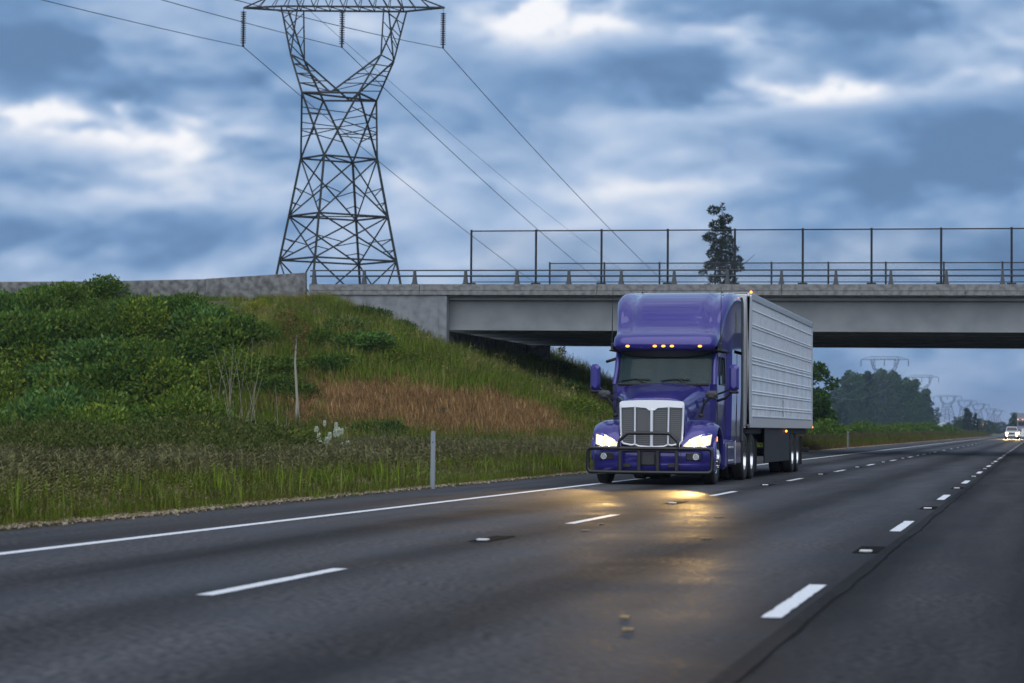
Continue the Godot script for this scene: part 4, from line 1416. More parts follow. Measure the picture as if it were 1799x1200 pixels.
func make_truck() -> void:
	truck_materials()
	var T := thing("semi_truck", "glossy purple long nose sleeper truck with headlights on and black bull bar", "truck", Vector3(-7.4, 0, -46.0))
	# --- bumper: one curved face in three lengths, lower lip
	var plan := [[-1.2, 0.95], [-1.205, 0.7], [-1.18, 0.48], [-1.08, 0.30], [-0.9, 0.20], [-0.62, 0.14], [-0.3, 0.115], [0.0, 0.11], [0.3, 0.115], [0.62, 0.14], [0.9, 0.20], [1.08, 0.30], [1.18, 0.48], [1.205, 0.7], [1.2, 0.95]]
	var st := pen()
	var rows := []
	for e in [[0.25, 0.13], [0.262, 0.04], [0.29, 0.0], [0.40, -0.02], [0.43, -0.012], [0.45, -0.02], [0.66, -0.02], [0.715, 0.0], [0.735, 0.035], [0.74, 0.20]]:
		var r := []
		for p in plan: r.append(P(p[0] * (1.0 - e[1] * 0.1), e[0], p[1] + e[1] + 0.06))
		rows.append(r)
	grid(st, rows)
	var bumper := put("bumper", done(st), M.body, T)
	for x in [-0.61, 0.61]:
		put("seam", cbox_mesh(P(x, 0.49, 0.187), Vector3(0.008, 0.46, 0.02), 0.002), M.black, bumper)
	for x in [-0.44, 0.44]:
		put("tow_slot", cbox_mesh(P(x, 0.37, 0.165), Vector3(0.16, 0.075, 0.03), 0.01), M.black, bumper)
	for s in [-1, 1]:
		var fog := put("fog_light", tube_mesh([P(s * 0.91, 0.55, 0.24), P(s * 0.91, 0.55, 0.205)], 0.062, 20), M.chrome, bumper)
		put("lens", tube_mesh([P(s * 0.91, 0.55, 0.203), P(s * 0.91, 0.55, 0.19)], 0.045, 20), mat(Color(0.55, 0.56, 0.58), 0.1, 0.3), fog)
		put("fog_light_pocket", cbox_mesh(P(s * 0.86, 0.55, 0.235), Vector3(0.30, 0.15, 0.04), 0.015, Basis(Vector3.UP, s * 0.22)), M.black, bumper)
	put("plate_holder", cbox_mesh(P(-0.02, 0.50, 0.155), Vector3(0.30, 0.26, 0.05), 0.02), M.plastic, bumper)
	put("licence_plate", cbox_mesh(P(-0.02, 0.50, 0.126), Vector3(0.24, 0.20, 0.006), 0.002), mat(Color(0.03, 0.03, 0.034), 0.35), bumper)
	# --- black tube guard
	var G := Node3D.new()
	G.name = "grille_guard"
	T.add_child(G)
	var loop := []
	var corner := func(cx: float, cy: float, a0: float) -> Array:
		var out_ := []
		for k in 6:
			var a := a0 + PI / 2 * k / 5.0
			out_.append(P(cx + cos(a) * 0.085, cy + sin(a) * 0.085, 0.05 + maxf(absf(cx + cos(a) * 0.085) - 0.7, 0.0) * 0.30))
		return out_
	loop += corner.call(1.14, 0.62, 0.0)
	loop += [P(0.7, 0.705, 0.05), P(0, 0.705, 0.03), P(-0.7, 0.705, 0.05)]
	loop += corner.call(-1.14, 0.62, PI / 2)
	loop += corner.call(-1.14, 0.325, PI)
	loop += [P(-0.7, 0.24, 0.05), P(0, 0.24, 0.03), P(0.7, 0.24, 0.05)]
	loop += corner.call(1.14, 0.325, PI * 1.5)
	put("frame_tube", tube_mesh(loop, 0.038, 10, true), M.guard, G)
	put("hoop", tube_mesh([P(-0.585, 0.70, 0.04), P(-0.585, 0.80, 0.04), P(-0.565, 0.86, 0.04), P(-0.43, 0.985, 0.04), P(-0.38, 1.0, 0.04), P(0, 1.005, 0.03), P(0.38, 1.0, 0.04), P(0.43, 0.985, 0.04), P(0.565, 0.86, 0.04), P(0.585, 0.80, 0.04), P(0.585, 0.70, 0.04)], 0.034, 10), M.guard, G)
	for x in [-0.555, -0.185, 0.185, 0.555]:
		put("upright", cbox_mesh(P(x, 0.47, 0.045), Vector3(0.07, 0.47, 0.035), 0.01), M.guard, G)
	put("cross_tube", tube_mesh([P(-0.56, 0.66, 0.05), P(0.56, 0.66, 0.05)], 0.02, 8), M.guard, G)
	# --- hood
	st = pen()
	rows = []
	for e in [[0.47, 0.650, 1.60, 0.72], [0.52, 0.665, 1.645, 0.72], [0.66, 0.68, 1.685, 0.72], [0.95, 0.715, 1.76, 0.75], [1.25, 0.765, 1.835, 0.85], [1.55, 0.83, 1.905, 1.0], [1.78, 0.90, 1.96, 1.1], [1.92, 0.955, 1.985, 1.15]]:
		var r := []
		for k in 25:
			var a := PI * (1.0 - k / 24.0)
			var cx := signf(cos(a)) * pow(absf(cos(a)), 0.34)
			var sy := pow(sin(a), 0.30) if sin(a) > 0 else 0.0
			var x: float = cx * e[1]
			# raised centre of the hood
			var up: float = 0.028 * (1.0 - smooth01((absf(x) - 0.36) / 0.10)) * smooth01((e[0] - 0.5) / 0.5) + 0.02 * (1.0 - pow(x / e[1], 2.0))
			r.append(P(x, e[3] + (e[2] - e[3]) * sy + up * (1.0 if sy > 0.9 else 0.0), e[0]))
		rows.append(r)
	grid(st, rows)
	var hood := put("hood", done(st), M.body, T)
	for k in [8, 16, 5, 19]:
		var line := []
		for row in rows.slice(1): line.append(row[k] + Vector3(0, 0.001, 0))
		put("hood_seam", tube_mesh(line, 0.0045, 4), M.black, hood)
	put("hood_front", cbox_mesh(P(0, 1.16, 0.53), Vector3(1.27, 0.86, 0.08), 0.03), M.black, hood)
	for s in [-1, 1]:
		put("hood_vent", cbox_mesh(P(s * 0.88, 1.62, 1.5), Vector3(0.03, 0.20, 0.06), 0.012, Basis(Vector3.UP, s * -0.25)), M.black, hood)
	# --- grille
	var GR := Node3D.new()
	GR.name = "grille"
	T.add_child(GR)
	var face := func(v, dd): return P(v.x, v.y, 0.425 + (v.y - 0.75) * 0.035 + dd)
	st = pen()
	plate(st, [Vector2(-0.60, 0.80), Vector2(-0.3, 0.745), Vector2(0.3, 0.745), Vector2(0.60, 0.80), Vector2(0.62, 1.60), Vector2(-0.62, 1.60)], face, 0.03, 0.06)
	put("grille_screen", done(st), M.screen, GR)
	st = pen()
	plate(st, [Vector2(-0.645, 1.50), Vector2(-0.57, 1.505), Vector2(-0.345, 1.515), Vector2(-0.12, 1.50), Vector2(-0.05, 1.45), Vector2(0.05, 1.45), Vector2(0.12, 1.50), Vector2(0.345, 1.515), Vector2(0.57, 1.505), Vector2(0.645, 1.50), Vector2(0.64, 1.60), Vector2(0.60, 1.632), Vector2(0.3, 1.650), Vector2(0, 1.655), Vector2(-0.3, 1.650), Vector2(-0.60, 1.632), Vector2(-0.64, 1.60)], face, -0.005, 0.05)
	put("grille_header", done(st), M.silver, GR)
	for s in [-1, 1]:
		put("grille_side", tube_mesh([face.call(Vector2(s * 0.625, 1.55), 0.01), face.call(Vector2(s * 0.615, 1.15), 0.01), face.call(Vector2(s * 0.60, 0.86), 0.01), face.call(Vector2(s * 0.565, 0.80), 0.01), face.call(Vector2(s * 0.40, 0.765), 0.01), face.call(Vector2(s * 0.33, 0.78), 0.01), face.call(Vector2(s * 0.25, 0.745), 0.01), face.call(Vector2(s * 0.05, 0.73), 0.01), face.call(Vector2(0, 0.745), 0.01)], 0.022, 8), M.silver, GR)
		put("grille_bar", tube_mesh([face.call(Vector2(s * 0.335, 1.53), 0.0), face.call(Vector2(s * 0.328, 0.78), 0.0)], 0.02, 8), M.silver, GR)
	put("grille_bar", cbox_mesh(face.call(Vector2(0, 1.11), 0.0), Vector3(0.062, 0.74, 0.03), 0.012), M.silver, GR)
	# --- fenders with headlights
	var path := [[0.40, 0.70], [0.41, 0.80], [0.46, 0.93], [0.57, 1.06], [0.74, 1.17], [0.96, 1.24], [1.2, 1.265], [1.45, 1.23], [1.68, 1.12], [1.84, 0.96], [1.93, 0.78], [1.97, 0.58]]
	for s in [-1, 1]:
		st = pen()
		rows = []
		var n := path.size()
		for i in n:
			var e: Array = path[i]
			var r := []
			var front := 1.0 - smooth01(i / 6.0)
			for k in 9:
				var u := k / 8.0
				var x: float = lerpf(0.60, 1.225, u)
				var drop := 0.10 * pow(maxf(u - 0.55, 0.0) / 0.45, 2.2) + 0.10 * pow(maxf(0.3 - u, 0.0) / 0.3, 2.0) * (1.0 - front)
				var nx := Vector2(1.2 - e[0], 0.55 - e[1]).normalized()
				var sb := 0.34 * pow(u, 2.4) * front
				r.append(P(s * x, e[1] + nx.y * drop, e[0] + sb + nx.x * drop))
			# outer lip down to the wheel opening
			var an := lerpf(PI * 1.06, -PI * 0.03, float(i) / (n - 1))
			var lip := P(s * 1.235, 0.52 + maxf(sin(an), -0.1) * 0.60, 1.25 + cos(an) * 0.60)
			r.append(r[8].lerp(lip, 0.5) + Vector3(s * 0.012, 0, 0))
			r.append(lip)
			r.append(lip - Vector3(s * 0.06, 0, 0))
			rows.append(r)
		grid(st, rows)
		var fd := put("fender", done(st), M.body, T)
		put("wheel_well", tube_mesh([P(s * 0.6, 0.75, 1.25), P(s * 1.12, 0.75, 1.25)], 0.5, 24), M.black, fd)
		# headlight: swept lens, glowing reflector behind it
		var fs := func(x: float, y: float) -> float:
			var base := 0.40 if y < 0.80 else lerpf(0.41, 0.46, (y - 0.80) / 0.13) if y < 0.93 else lerpf(0.46, 0.57, (y - 0.93) / 0.13)
			var u := clampf((x - 0.60) / 0.625, 0, 1)
			return base + 0.34 * pow(u, 2.4) * 0.93
		var lower := [[0.63, 0.745], [0.72, 0.742], [0.82, 0.742], [0.92, 0.746], [1.02, 0.752], [1.09, 0.762], [1.135, 0.78]]
		var upper := [[0.645, 0.765], [0.72, 0.845], [0.82, 0.915], [0.92, 0.955], [1.02, 0.985], [1.09, 0.995], [1.15, 0.985]]
		st = pen()
		rows = []
		for j in 5:
			var r := []
			for i in lower.size():
				var t := j / 4.0
				var x: float = lerpf(lower[i][0], upper[i][0], t)
				var y: float = lerpf(lower[i][1], upper[i][1], t)
				r.append(P(s * x, y, fs.call(x, y) - 0.02 - 0.012 * sin(PI * t)))
			rows.append(r)
		grid(st, rows)
		var hl := put("headlight", done(st), M.head, fd)
		for q in [[0.84, 0.825, 0.05], [1.03, 0.875, 0.062]]:
			var bc := P(s * q[0], q[1], fs.call(q[0], q[1]) - 0.035)
			put("bulb", tube_mesh([bc + Vector3(0, 0, 0.02), bc - Vector3(0, 0, 0.02)], q[2], 18), M.bulb, hl)
		var rim := []
		for q in lower: rim.append(P(s * q[0], q[1], fs.call(q[0], q[1]) - 0.018))
		for i in range(upper.size() - 1, -1, -1): rim.append(P(s * upper[i][0], upper[i][1], fs.call(upper[i][0], upper[i][1]) - 0.018))
		put("headlight_trim", tube_mesh(rim, 0.012, 6, true), M.chrome, fd)
		var sp := SpotLight3D.new()
		sp.name = "headlight_beam"
		sp.position = P(s * 0.86, 0.86, 0.30)
		sp.rotation = Vector3(deg_to_rad(-0.9), PI, 0)
		sp.light_color = Color(1.0, 0.80, 0.46)
		sp.light_energy = 60.0
		sp.light_size = 0.12
		sp.spot_angle = 13.0
		sp.spot_angle_attenuation = 1.0
		sp.spot_range = 90.0
		sp.spot_attenuation = 2.0
		sp.shadow_enabled = true
		fd.add_child(sp)
		put("side_marker_light", cbox_mesh(P(s * 1.235, 0.90, 0.84), Vector3(0.02, 0.10, 0.06), 0.008), M.amber, fd)
		make_wheel(T, P(s * 1.05, 0.5, 1.25), false, s)
	# --- cab
	st = pen()
	rows = []
	for e in [[0.70, 0.97], [0.9, 1.02], [1.6, 1.06], [2.0, 1.07]]:
		rows.append([P(-e[1] - 0.05, e[0], 3.3), P(-e[1], e[0], 2.1), P(-e[1] + 0.12, e[0], 1.9), P(e[1] - 0.12, e[0], 1.9), P(e[1], e[0], 2.1), P(e[1] + 0.05, e[0], 3.3)])
	grid(st, rows, -1)
	grid(st, [[P(-1.12, 2.0, 3.3), P(-1.07, 2.0, 2.1), P(-0.95, 2.0, 1.9)], [P(-0.95, 2.0, 3.3), P(-0.93, 2.0, 2.2), P(-0.9, 2.0, 1.95)]], -1)
	grid(st, [[P(1.12, 2.0, 3.3), P(1.07, 2.0, 2.1), P(0.95, 2.0, 1.9)], [P(0.95, 2.0, 3.3), P(0.93, 2.0, 2.2), P(0.9, 2.0, 1.95)]], -1)
	var cab := put("cab", done(st), M.body, T)
	put("cowl", cbox_mesh(P(0, 1.985, 1.93), Vector3(1.86, 0.05, 0.16), 0.015), M.black, cab)
	# windshield
	var ws := func(x: float, t: float) -> Vector3:
		var hw := lerpf(0.985, 0.955, t)
		return P(x * hw, lerpf(2.0, 2.66, t), lerpf(1.90, 2.14, t) + 0.20 * pow(absf(x), 2.4))
	st = pen()
	rows = []
	for j in 7:
		var r := []
		for k in 17: r.append(ws.call(k / 8.0 - 1.0, j / 6.0))
		rows.append(r)
	grid(st, rows)
	var wsh := put("windshield", done(st), M.glass, T)
	var gasket := []
	for k in 17: gasket.append(ws.call(k / 8.0 - 1.0, 0.0))
	for k in 17: gasket.append(ws.call(1.0 - k / 8.0, 1.0))
	put("windshield_seal", tube_mesh(gasket, 0.022, 6, true), M.black, wsh)
	for e in [[-0.60, -0.92, -0.28], [0.28, -0.05, 0.55]]:
		var wp := put("wiper", tube_mesh([ws.call(e[1], 0.10) + Vector3(0, 0, 0.03), ws.call((e[1] + e[2]) / 2, 0.155) + Vector3(0, 0, 0.03), ws.call(e[2], 0.13) + Vector3(0, 0, 0.03)], 0.013, 5), M.black, T)
		put("wiper_arm", tube_mesh([ws.call((e[1] + e[2]) / 2 + 0.05, 0.15) + Vector3(0, 0, 0.04), ws.call(e[2] - 0.05, 0.0) + Vector3(0, 0, 0.05)], 0.012, 5), M.black, wp)
	# pillars, doors' upper frames, side glass
	for s in [-1, 1]:
		put("pillar", tube_mesh([P(s * 1.025, 1.98, 2.06), P(s * 1.0, 2.3, 2.2), P(s * 0.985, 2.7, 2.36)], 0.05, 8), M.body, cab)
		st = pen()
		var side := func(v, dd): return P(s * (lerpf(1.07, 1.12, clampf((v.x - 2.1) / 1.2, 0, 1)) - (v.y - 2.0) * 0.05 - dd), v.y, v.x)
		plate(st, [Vector2(2.12, 2.0), Vector2(2.36, 2.0), Vector2(2.52, 2.56), Vector2(3.06, 2.56), Vector2(3.06, 2.0), Vector2(3.3, 2.0), Vector2(3.3, 2.74), Vector2(2.40, 2.74)], side, 0.0, 0.05)
		var door := put("door", done(st), M.body, cab)
		st = pen()
		plate(st, [Vector2(2.35, 1.98), Vector2(3.07, 1.98), Vector2(3.07, 2.57), Vector2(2.515, 2.57)], side, 0.02, 0.026)
		put("side_window", done(st), M.glass, door)
		var tr := []
		for v in [Vector2(2.36, 2.0), Vector2(2.52, 2.56), Vector2(3.06, 2.56), Vector2(3.06, 2.0)]: tr.append(side.call(v, -0.004))
		put("window_trim", tube_mesh(tr, 0.018, 6, true), M.black, door)
		put("door_handle", cbox_mesh(P(s * 1.115, 1.72, 3.05), Vector3(0.03, 0.04, 0.16), 0.012), M.chrome, door)
		for sx in [2.18, 3.16]:
			put("door_seam", cbox_mesh(P(s * lerpf(1.064, 1.108, (sx - 2.1) / 1.2), 1.42, sx), Vector3(0.012, 1.12, 0.012), 0.003), M.black, door)
	# interior
	put("dashboard", cbox_mesh(P(0, 1.93, 2.3), Vector3(1.8, 0.22, 0.45), 0.08), M.dash, cab)
	put("interior", cbox_mesh(P(0, 2.1, 3.26), Vector3(2.1, 1.25, 0.06), 0.01), M.cabin, cab)
	for s in [-1, 1]:
		put("seat", cbox_mesh(P(s * 0.55, 2.0, 2.85), Vector3(0.5, 0.8, 0.2), 0.08), M.cabin, cab)
	put("steering_wheel", tube_mesh(range(16).map(func(k): return P(0.52 + cos(TAU * k / 16) * 0.23, 2.06 + sin(TAU * k / 16) * 0.17, 2.48 + sin(TAU * k / 16) * 0.14)), 0.018, 6, true), M.black, cab)
	# --- sleeper
	st = pen()
	rows = []
	for e in [[0.72, 1.16], [0.95, 1.19], [1.8, 1.205], [2.75, 1.205]]:
		rows.append([P(-e[1], e[0], 5.05), P(-e[1], e[0], 3.45), P(-e[1] + 0.10, e[0], 3.31), P(e[1] - 0.10, e[0], 3.31), P(e[1], e[0], 3.45), P(e[1], e[0], 5.05)])
	grid(st, rows, -1)
	var sl := put("sleeper", done(st), M.body, T)
	put("sleeper_back", cbox_mesh(P(0, 2.35, 5.02), Vector3(2.36, 3.1, 0.06), 0.02), M.chassis, sl)
	for s in [-1, 1]:
		put("sleeper_seam", cbox_mesh(P(s * 1.205, 1.75, 4.25), Vector3(0.012, 1.9, 0.014), 0.003), M.black, sl)
		st = pen()
		plate(st, [Vector2(5.04, 0.85), Vector2(5.32, 0.85), Vector2(5.32, 3.80), Vector2(5.12, 3.92), Vector2(5.04, 3.92)], func(v, dd): return P(s * (1.215 - dd), v.y, v.x), 0.0, 0.03)
		put("side_extender", done(st), M.black, sl)
	# --- roof fairing
	var prof := [[2.02, 2.68], [1.93, 2.70], [1.895, 2.76], [1.90, 2.86], [1.96, 2.96], [2.06, 3.03], [2.22, 3.075], [2.40, 3.13], [2.54, 3.23], [2.68, 3.38], [2.84, 3.55], [3.06, 3.71], [3.36, 3.84], [3.75, 3.93], [4.2, 3.975], [4.7, 3.99], [5.05, 3.99]]
	st = pen()
	rows = []
	var left := []
	var right := []
	for i in prof.size():
		var e: Array = prof[i]
		var a: Array = prof[maxi(i - 1, 0)]
		var b: Array = prof[mini(i + 1, prof.size() - 1)]
		var tn := Vector2(b[0] - a[0], b[1] - a[1]).normalized()
		var nr := Vector2(tn.y, -tn.x)       # inward (s grows, y falls)
		var r := []
		var hw := lerpf(1.07, 1.205, smooth01((e[0] - 2.2) / 1.3))
		var rr := 0.16
		var up_ := smooth01((e[1] - 3.02) / 0.2) * (1.0 - smooth01((e[0] - 3.8) / 1.0))
		for k in 33:
			var u := k / 16.0 - 1.0
			var x := 0.0
			var inn := 0.0
			if absf(u) < 0.75:
				x = u / 0.75 * (hw - rr)
			else:
				var an := (absf(u) - 0.75) / 0.25 * PI / 2
				x = signf(u) * (hw - rr + sin(an) * rr)
				inn = rr * (1.0 - cos(an))
			# flat middle panel, hollow shoulders each side
			var ax := absf(x)
			inn += up_ * 0.085 * smooth01((ax - 0.70) / 0.09) * (1.0 - smooth01((ax - 0.90) / 0.16))
			# the brow sweeps back a little at the corners
			var sw := 0.16 * pow(ax / 1.2, 3.0) * (1.0 - smooth01((e[0] - 2.1) / 1.4))
			r.append(P(x, e[1] + nr.y * inn, e[0] + nr.x * inn + sw))
		rows.append(r)
		left.append(r[0]); right.append(r[32])
	grid(st, rows)
	# side walls down to the cab
	for wall in [left, right]:
		var g2 := []
		for v in wall:
			g2.append([v, Vector3(v.x, lerpf(v.y, 2.7, 0.5), v.z), Vector3(v.x, 2.68, v.z)])
		grid(st, g2, 5)
	var roof := put("roof_fairing", done(st), M.body, T)
	put("roof_underside", cbox_mesh(P(0, 2.685, 3.55), Vector3(2.3, 0.03, 2.9), 0.01), M.black, roof)
	for s in [-1, 1]:
		var sw := []
		for q in [[3.9, 3.12], [3.92, 3.45], [4.05, 3.58], [4.2, 3.45], [4.28, 3.12]]: sw.append(Vector2(q[0], q[1]))
		st = pen()
		plate(st, sw, func(v, dd): return P(s * (1.205 + 0.006 - dd), v.y, v.x), 0.0, 0.02)
		put("sleeper_window", done(st), mat(Color(0.012, 0.014, 0.016), 0.05), roof)
		put("rain_gutter", cbox_mesh(P(s * 1.13, 2.70, 2.75), Vector3(0.05, 0.04, 0.9), 0.012), M.black, roof)
		put("roof_vent", cbox_mesh(P(s * 0.86, 4.0, 4.5), Vector3(0.04, 0.03, 0.10), 0.01), M.black, roof)
		put("antenna", tube_mesh([P(s * 1.115, 2.72, 2.25), P(s * 1.12, 3.3, 2.27), P(s * 1.115, 3.98, 2.31)], 0.014, 5, false, 0.006), M.black, T)
		put("antenna_base", cbox_mesh(P(s * 1.11, 2.76, 2.25), Vector3(0.06, 0.16, 0.06), 0.012), M.black, T)
	# dark visor hung under the brow
	st = pen()
	rows = []
	for j in 4:
		var r := []
		for k in 17:
			var u := k / 8.0 - 1.0
			var deep := 0.13 * (1.0 - pow(absf(u), 3.0)) + 0.02
			r.append(P(u * 1.03, 2.70 - deep * j / 3.0, 1.98 + 0.17 * pow(absf(u), 2.4) + 0.02 * j))
		rows.append(r)
	grid(st, rows)
	put("sun_visor", done(st), M.black, roof)
	for x in [-0.74, -0.175, 0.0, 0.175, 0.74]:
		var ml := put("marker_light", cbox_mesh(P(x, 2.765, 1.885 + 0.16 * pow(absf(x) / 1.2, 3.0)), Vector3(0.085, 0.045, 0.05), 0.02), M.amber, roof)
		put("light_base", cbox_mesh(P(x, 2.74, 1.905 + 0.16 * pow(absf(x) / 1.2, 3.0)), Vector3(0.11, 0.02, 0.05), 0.008), M.black, ml)
	# --- mirrors
	for s in [-1, 1]:
		var mr := put("mirror", cbox_mesh(P(s * 1.42, 2.13, 2.05), Vector3(0.20, 0.54, 0.14), 0.05), M.body, T)
		put("mirror_glass", cbox_mesh(P(s * 1.42, 2.13, 2.125), Vector3(0.16, 0.48, 0.01), 0.004), M.chrome, mr)
		put("mirror_foot", cbox_mesh(P(s * 1.42, 1.84, 2.05), Vector3(0.19, 0.06, 0.13), 0.02), M.black, mr)
		put("mirror_arm", tube_mesh([P(s * 1.38, 1.85, 2.05), P(s * 1.24, 1.72, 2.1), P(s * 1.05, 1.66, 2.2)], 0.03, 6), M.black, mr)
		put("mirror_arm", tube_mesh([P(s * 1.36, 1.92, 2.05), P(s * 1.2, 1.84, 2.1), P(s * 1.06, 1.80, 2.2)], 0.022, 6), M.black, mr)
		var hm := put("hood_mirror", cbox_mesh(P(s * 1.08, 1.77, 1.2), Vector3(0.25, 0.17, 0.12), 0.045), M.plastic, T)
		put("mirror_arm", tube_mesh([P(s * 1.02, 1.70, 1.2), P(s * 0.92, 1.58, 1.22), P(s * 0.86, 1.38, 1.25)], 0.026, 6), M.black, hm)
		put("arm_foot", cbox_mesh(P(s * 0.86, 1.36, 1.25), Vector3(0.09, 0.08, 0.09), 0.02), M.black, hm)
	put("flood_lamp", cbox_mesh(P(-1.12, 2.50, 2.35), Vector3(0.3, 0.06, 0.06), 0.02, Basis(Vector3(0, 0, 1), 0.3)), M.black, T)
	# --- side skirts over tanks and steps
	for s in [-1, 1]:
		var sk := put("side_fairing", cbox_mesh(P(s * 1.10, 0.60, 3.75), Vector3(0.24, 0.56, 2.3), 0.07), M.body, T)
		put("tank_panel", cbox_mesh(P(s * 1.12, 0.58, 2.36), Vector3(0.20, 0.60, 0.42), 0.06), M.body, sk)
		for y in [0.45, 0.72]:
			put("step", cbox_mesh(P(s * 1.225, y, 3.1), Vector3(0.05, 0.04, 0.7), 0.012), M.alu, sk)
		put("tank_strap", cbox_mesh(P(s * 1.22, 0.60, 3.9), Vector3(0.02, 0.5, 0.05), 0.006), M.chrome, sk)
	# --- chassis, fifth wheel, axles
	put("chassis_frame", cbox_mesh(P(0, 0.72, 4.3), Vector3(0.9, 0.28, 6.4), 0.03), M.chassis, T)
	put("front_axle", cbox_mesh(P(0, 0.46, 1.25), Vector3(1.9, 0.14, 0.16), 0.03), M.chassis, T)
	put("engine_sump", cbox_mesh(P(0, 0.50, 1.1), Vector3(0.95, 0.5, 1.5), 0.1), M.chassis, T)
	put("fifth_wheel", cbox_mesh(P(0, 1.0, 6.3), Vector3(1.0, 0.2, 1.0), 0.05), M.chassis, T)
	for ax in [5.75, 7.05]:
		put("drive_axle", tube_mesh([P(-0.9, 0.5, ax), P(0.9, 0.5, ax)], 0.11, 10), M.chassis, T)
		for s in [-1, 1]: make_wheel(T, P(s * 1.08, 0.5, ax), true, s)
	for s in [-1, 1]:
		put("mud_flap", cbox_mesh(P(s * 0.92, 0.5, 7.75), Vector3(0.62, 0.72, 0.015), 0.004), M.rubber, T)

# ---------------------------------------------------------------- trailer
func make_trailer() -> void:
	var T := thing("semi_trailer", "silver ribbed aluminium box trailer coupled behind the purple truck", "trailer", Vector3(-7.4, 0, -52.0))
	const L := 14.63
	const B := 1.12
	const TOP := 4.08
	put("box_body", cbox_mesh(P(0, (B + 0.2 + TOP - 0.06) / 2, L / 2), Vector3(2.54, TOP - B - 0.26, L - 0.12), 0.02), M.skin, T)
	put("roof", cbox_mesh(P(0, TOP - 0.02, L / 2), Vector3(2.56, 0.04, L - 0.1), 0.015), M.alu, T)
	for s in [-1, 1]:
		put("top_rail", cbox_mesh(P(s * 1.275, TOP - 0.075, L / 2), Vector3(0.05, 0.16, L), 0.015), M.alu, T)
		var br := put("bottom_rail", cbox_mesh(P(s * 1.278, B + 0.14, L / 2), Vector3(0.05, 0.26, L), 0.012), M.alu, T)
		put("corner_post", cbox_mesh(P(s * 1.24, (B + TOP) / 2, 0.04), Vector3(0.14, TOP - B - 0.02, 0.16), 0.05), M.alu, T)
		put("corner_post", cbox_mesh(P(s * 1.25, (B + TOP) / 2, L - 0.06), Vector3(0.10, TOP - B - 0.03, 0.14), 0.03), M.alu, T)
		# horizontal ribs rolled into the side sheets, in pairs
		for y in [3.72, 3.40, 3.34, 3.02, 2.96, 2.68, 2.62, 2.54, 2.26, 2.20, 1.94, 1.88, 1.62, 1.56]:
			put("side_rib", cbox_mesh(P(s * 1.275, y, L / 2), Vector3(0.03, 0.035, L - 0.26), 0.012), M.skin, T)
		# bolts and slots of the bottom rail
		var slot := cbox_mesh(Vector3.ZERO, Vector3(0.012, 0.035, 0.10), 0.004)
		for k in 34:
			var q := put("rail_slot", slot, M.chassis, br)
			q.position = P(s * 1.303, B + 0.24, 0.5 + k * 0.41)
		for e in [[0.02, TOP + 0.01 if s > 0 else B + 0.3], [L - 0.03, B + 0.05], [7.6, B - 0.06]]:
			put("marker_light", cbox_mesh(P(s * 1.29, e[1], e[0] if e[0] < 14 else L - 0.05), Vector3(0.05, 0.06, 0.10), 0.02), M.amber, T)
		put("side_skirt", cbox_mesh(P(s * 1.22, 0.72, 6.1), Vector3(0.03, 0.80, 5.6), 0.01), M.chassis, T)
		put("landing_leg", cbox_mesh(P(s * 0.95, 0.72, 2.6), Vector3(0.14, 0.9, 0.14), 0.02), M.chassis, T)
		for ax in [9.7, 11.0]: make_wheel(T, P(s * 1.12, 0.5, ax), true, s)
		put("mud_flap", cbox_mesh(P(s * 0.98, 0.55, 11.75), Vector3(0.6, 0.75, 0.015), 0.004), M.rubber, T)
		put("fold_bracket", cbox_mesh(P(s * 1.285, 1.62, 6.9), Vector3(0.03, 0.42, 0.05), 0.01), M.alu, T)
		for k in 4:
			put("reflector", cbox_mesh(P(s * 1.292, 1.42, 10.6 + k * 0.9), Vector3(0.012, 0.10, 0.06), 0.004), M.marker, T)
	put("front_wall", cbox_mesh(P(0, (B + TOP) / 2, 0.03), Vector3(2.4, TOP - B - 0.06, 0.08), 0.02), M.alu, T)
	for x in [-0.75, -0.25, 0.25, 0.75, 1.08]:
		put("front_rib", cbox_mesh(P(x, (B + TOP) / 2, -0.02), Vector3(0.05, TOP - B - 0.3, 0.03), 0.01), M.alu, T)
	put("underframe", cbox_mesh(P(0, B - 0.06, L / 2), Vector3(2.3, 0.14, L - 0.4), 0.02), M.chassis, T)
	put("slider_frame", cbox_mesh(P(0, 0.88, 10.4), Vector3(1.2, 0.22, 2.6), 0.03), M.chassis, T)
	for ax in [9.7, 11.0]:
		put("axle", tube_mesh([P(-0.9, 0.5, ax), P(0.9, 0.5, ax)], 0.09, 10), M.chassis, T)
	var rb := put("rear_guard", cbox_mesh(P(0, 0.55, L - 0.05), Vector3(2.4, 0.12, 0.1), 0.02), M.chassis, T)
	for x in [-0.6, 0.6]:
		put("guard_strut", cbox_mesh(P(x, 0.83, L - 0.05), Vector3(0.1, 0.46, 0.08), 0.02), M.chassis, rb)
	put("rear_door", cbox_mesh(P(0, (B + TOP) / 2, L - 0.03), Vector3(2.4, TOP - B - 0.1, 0.05), 0.01), M.alu, T)

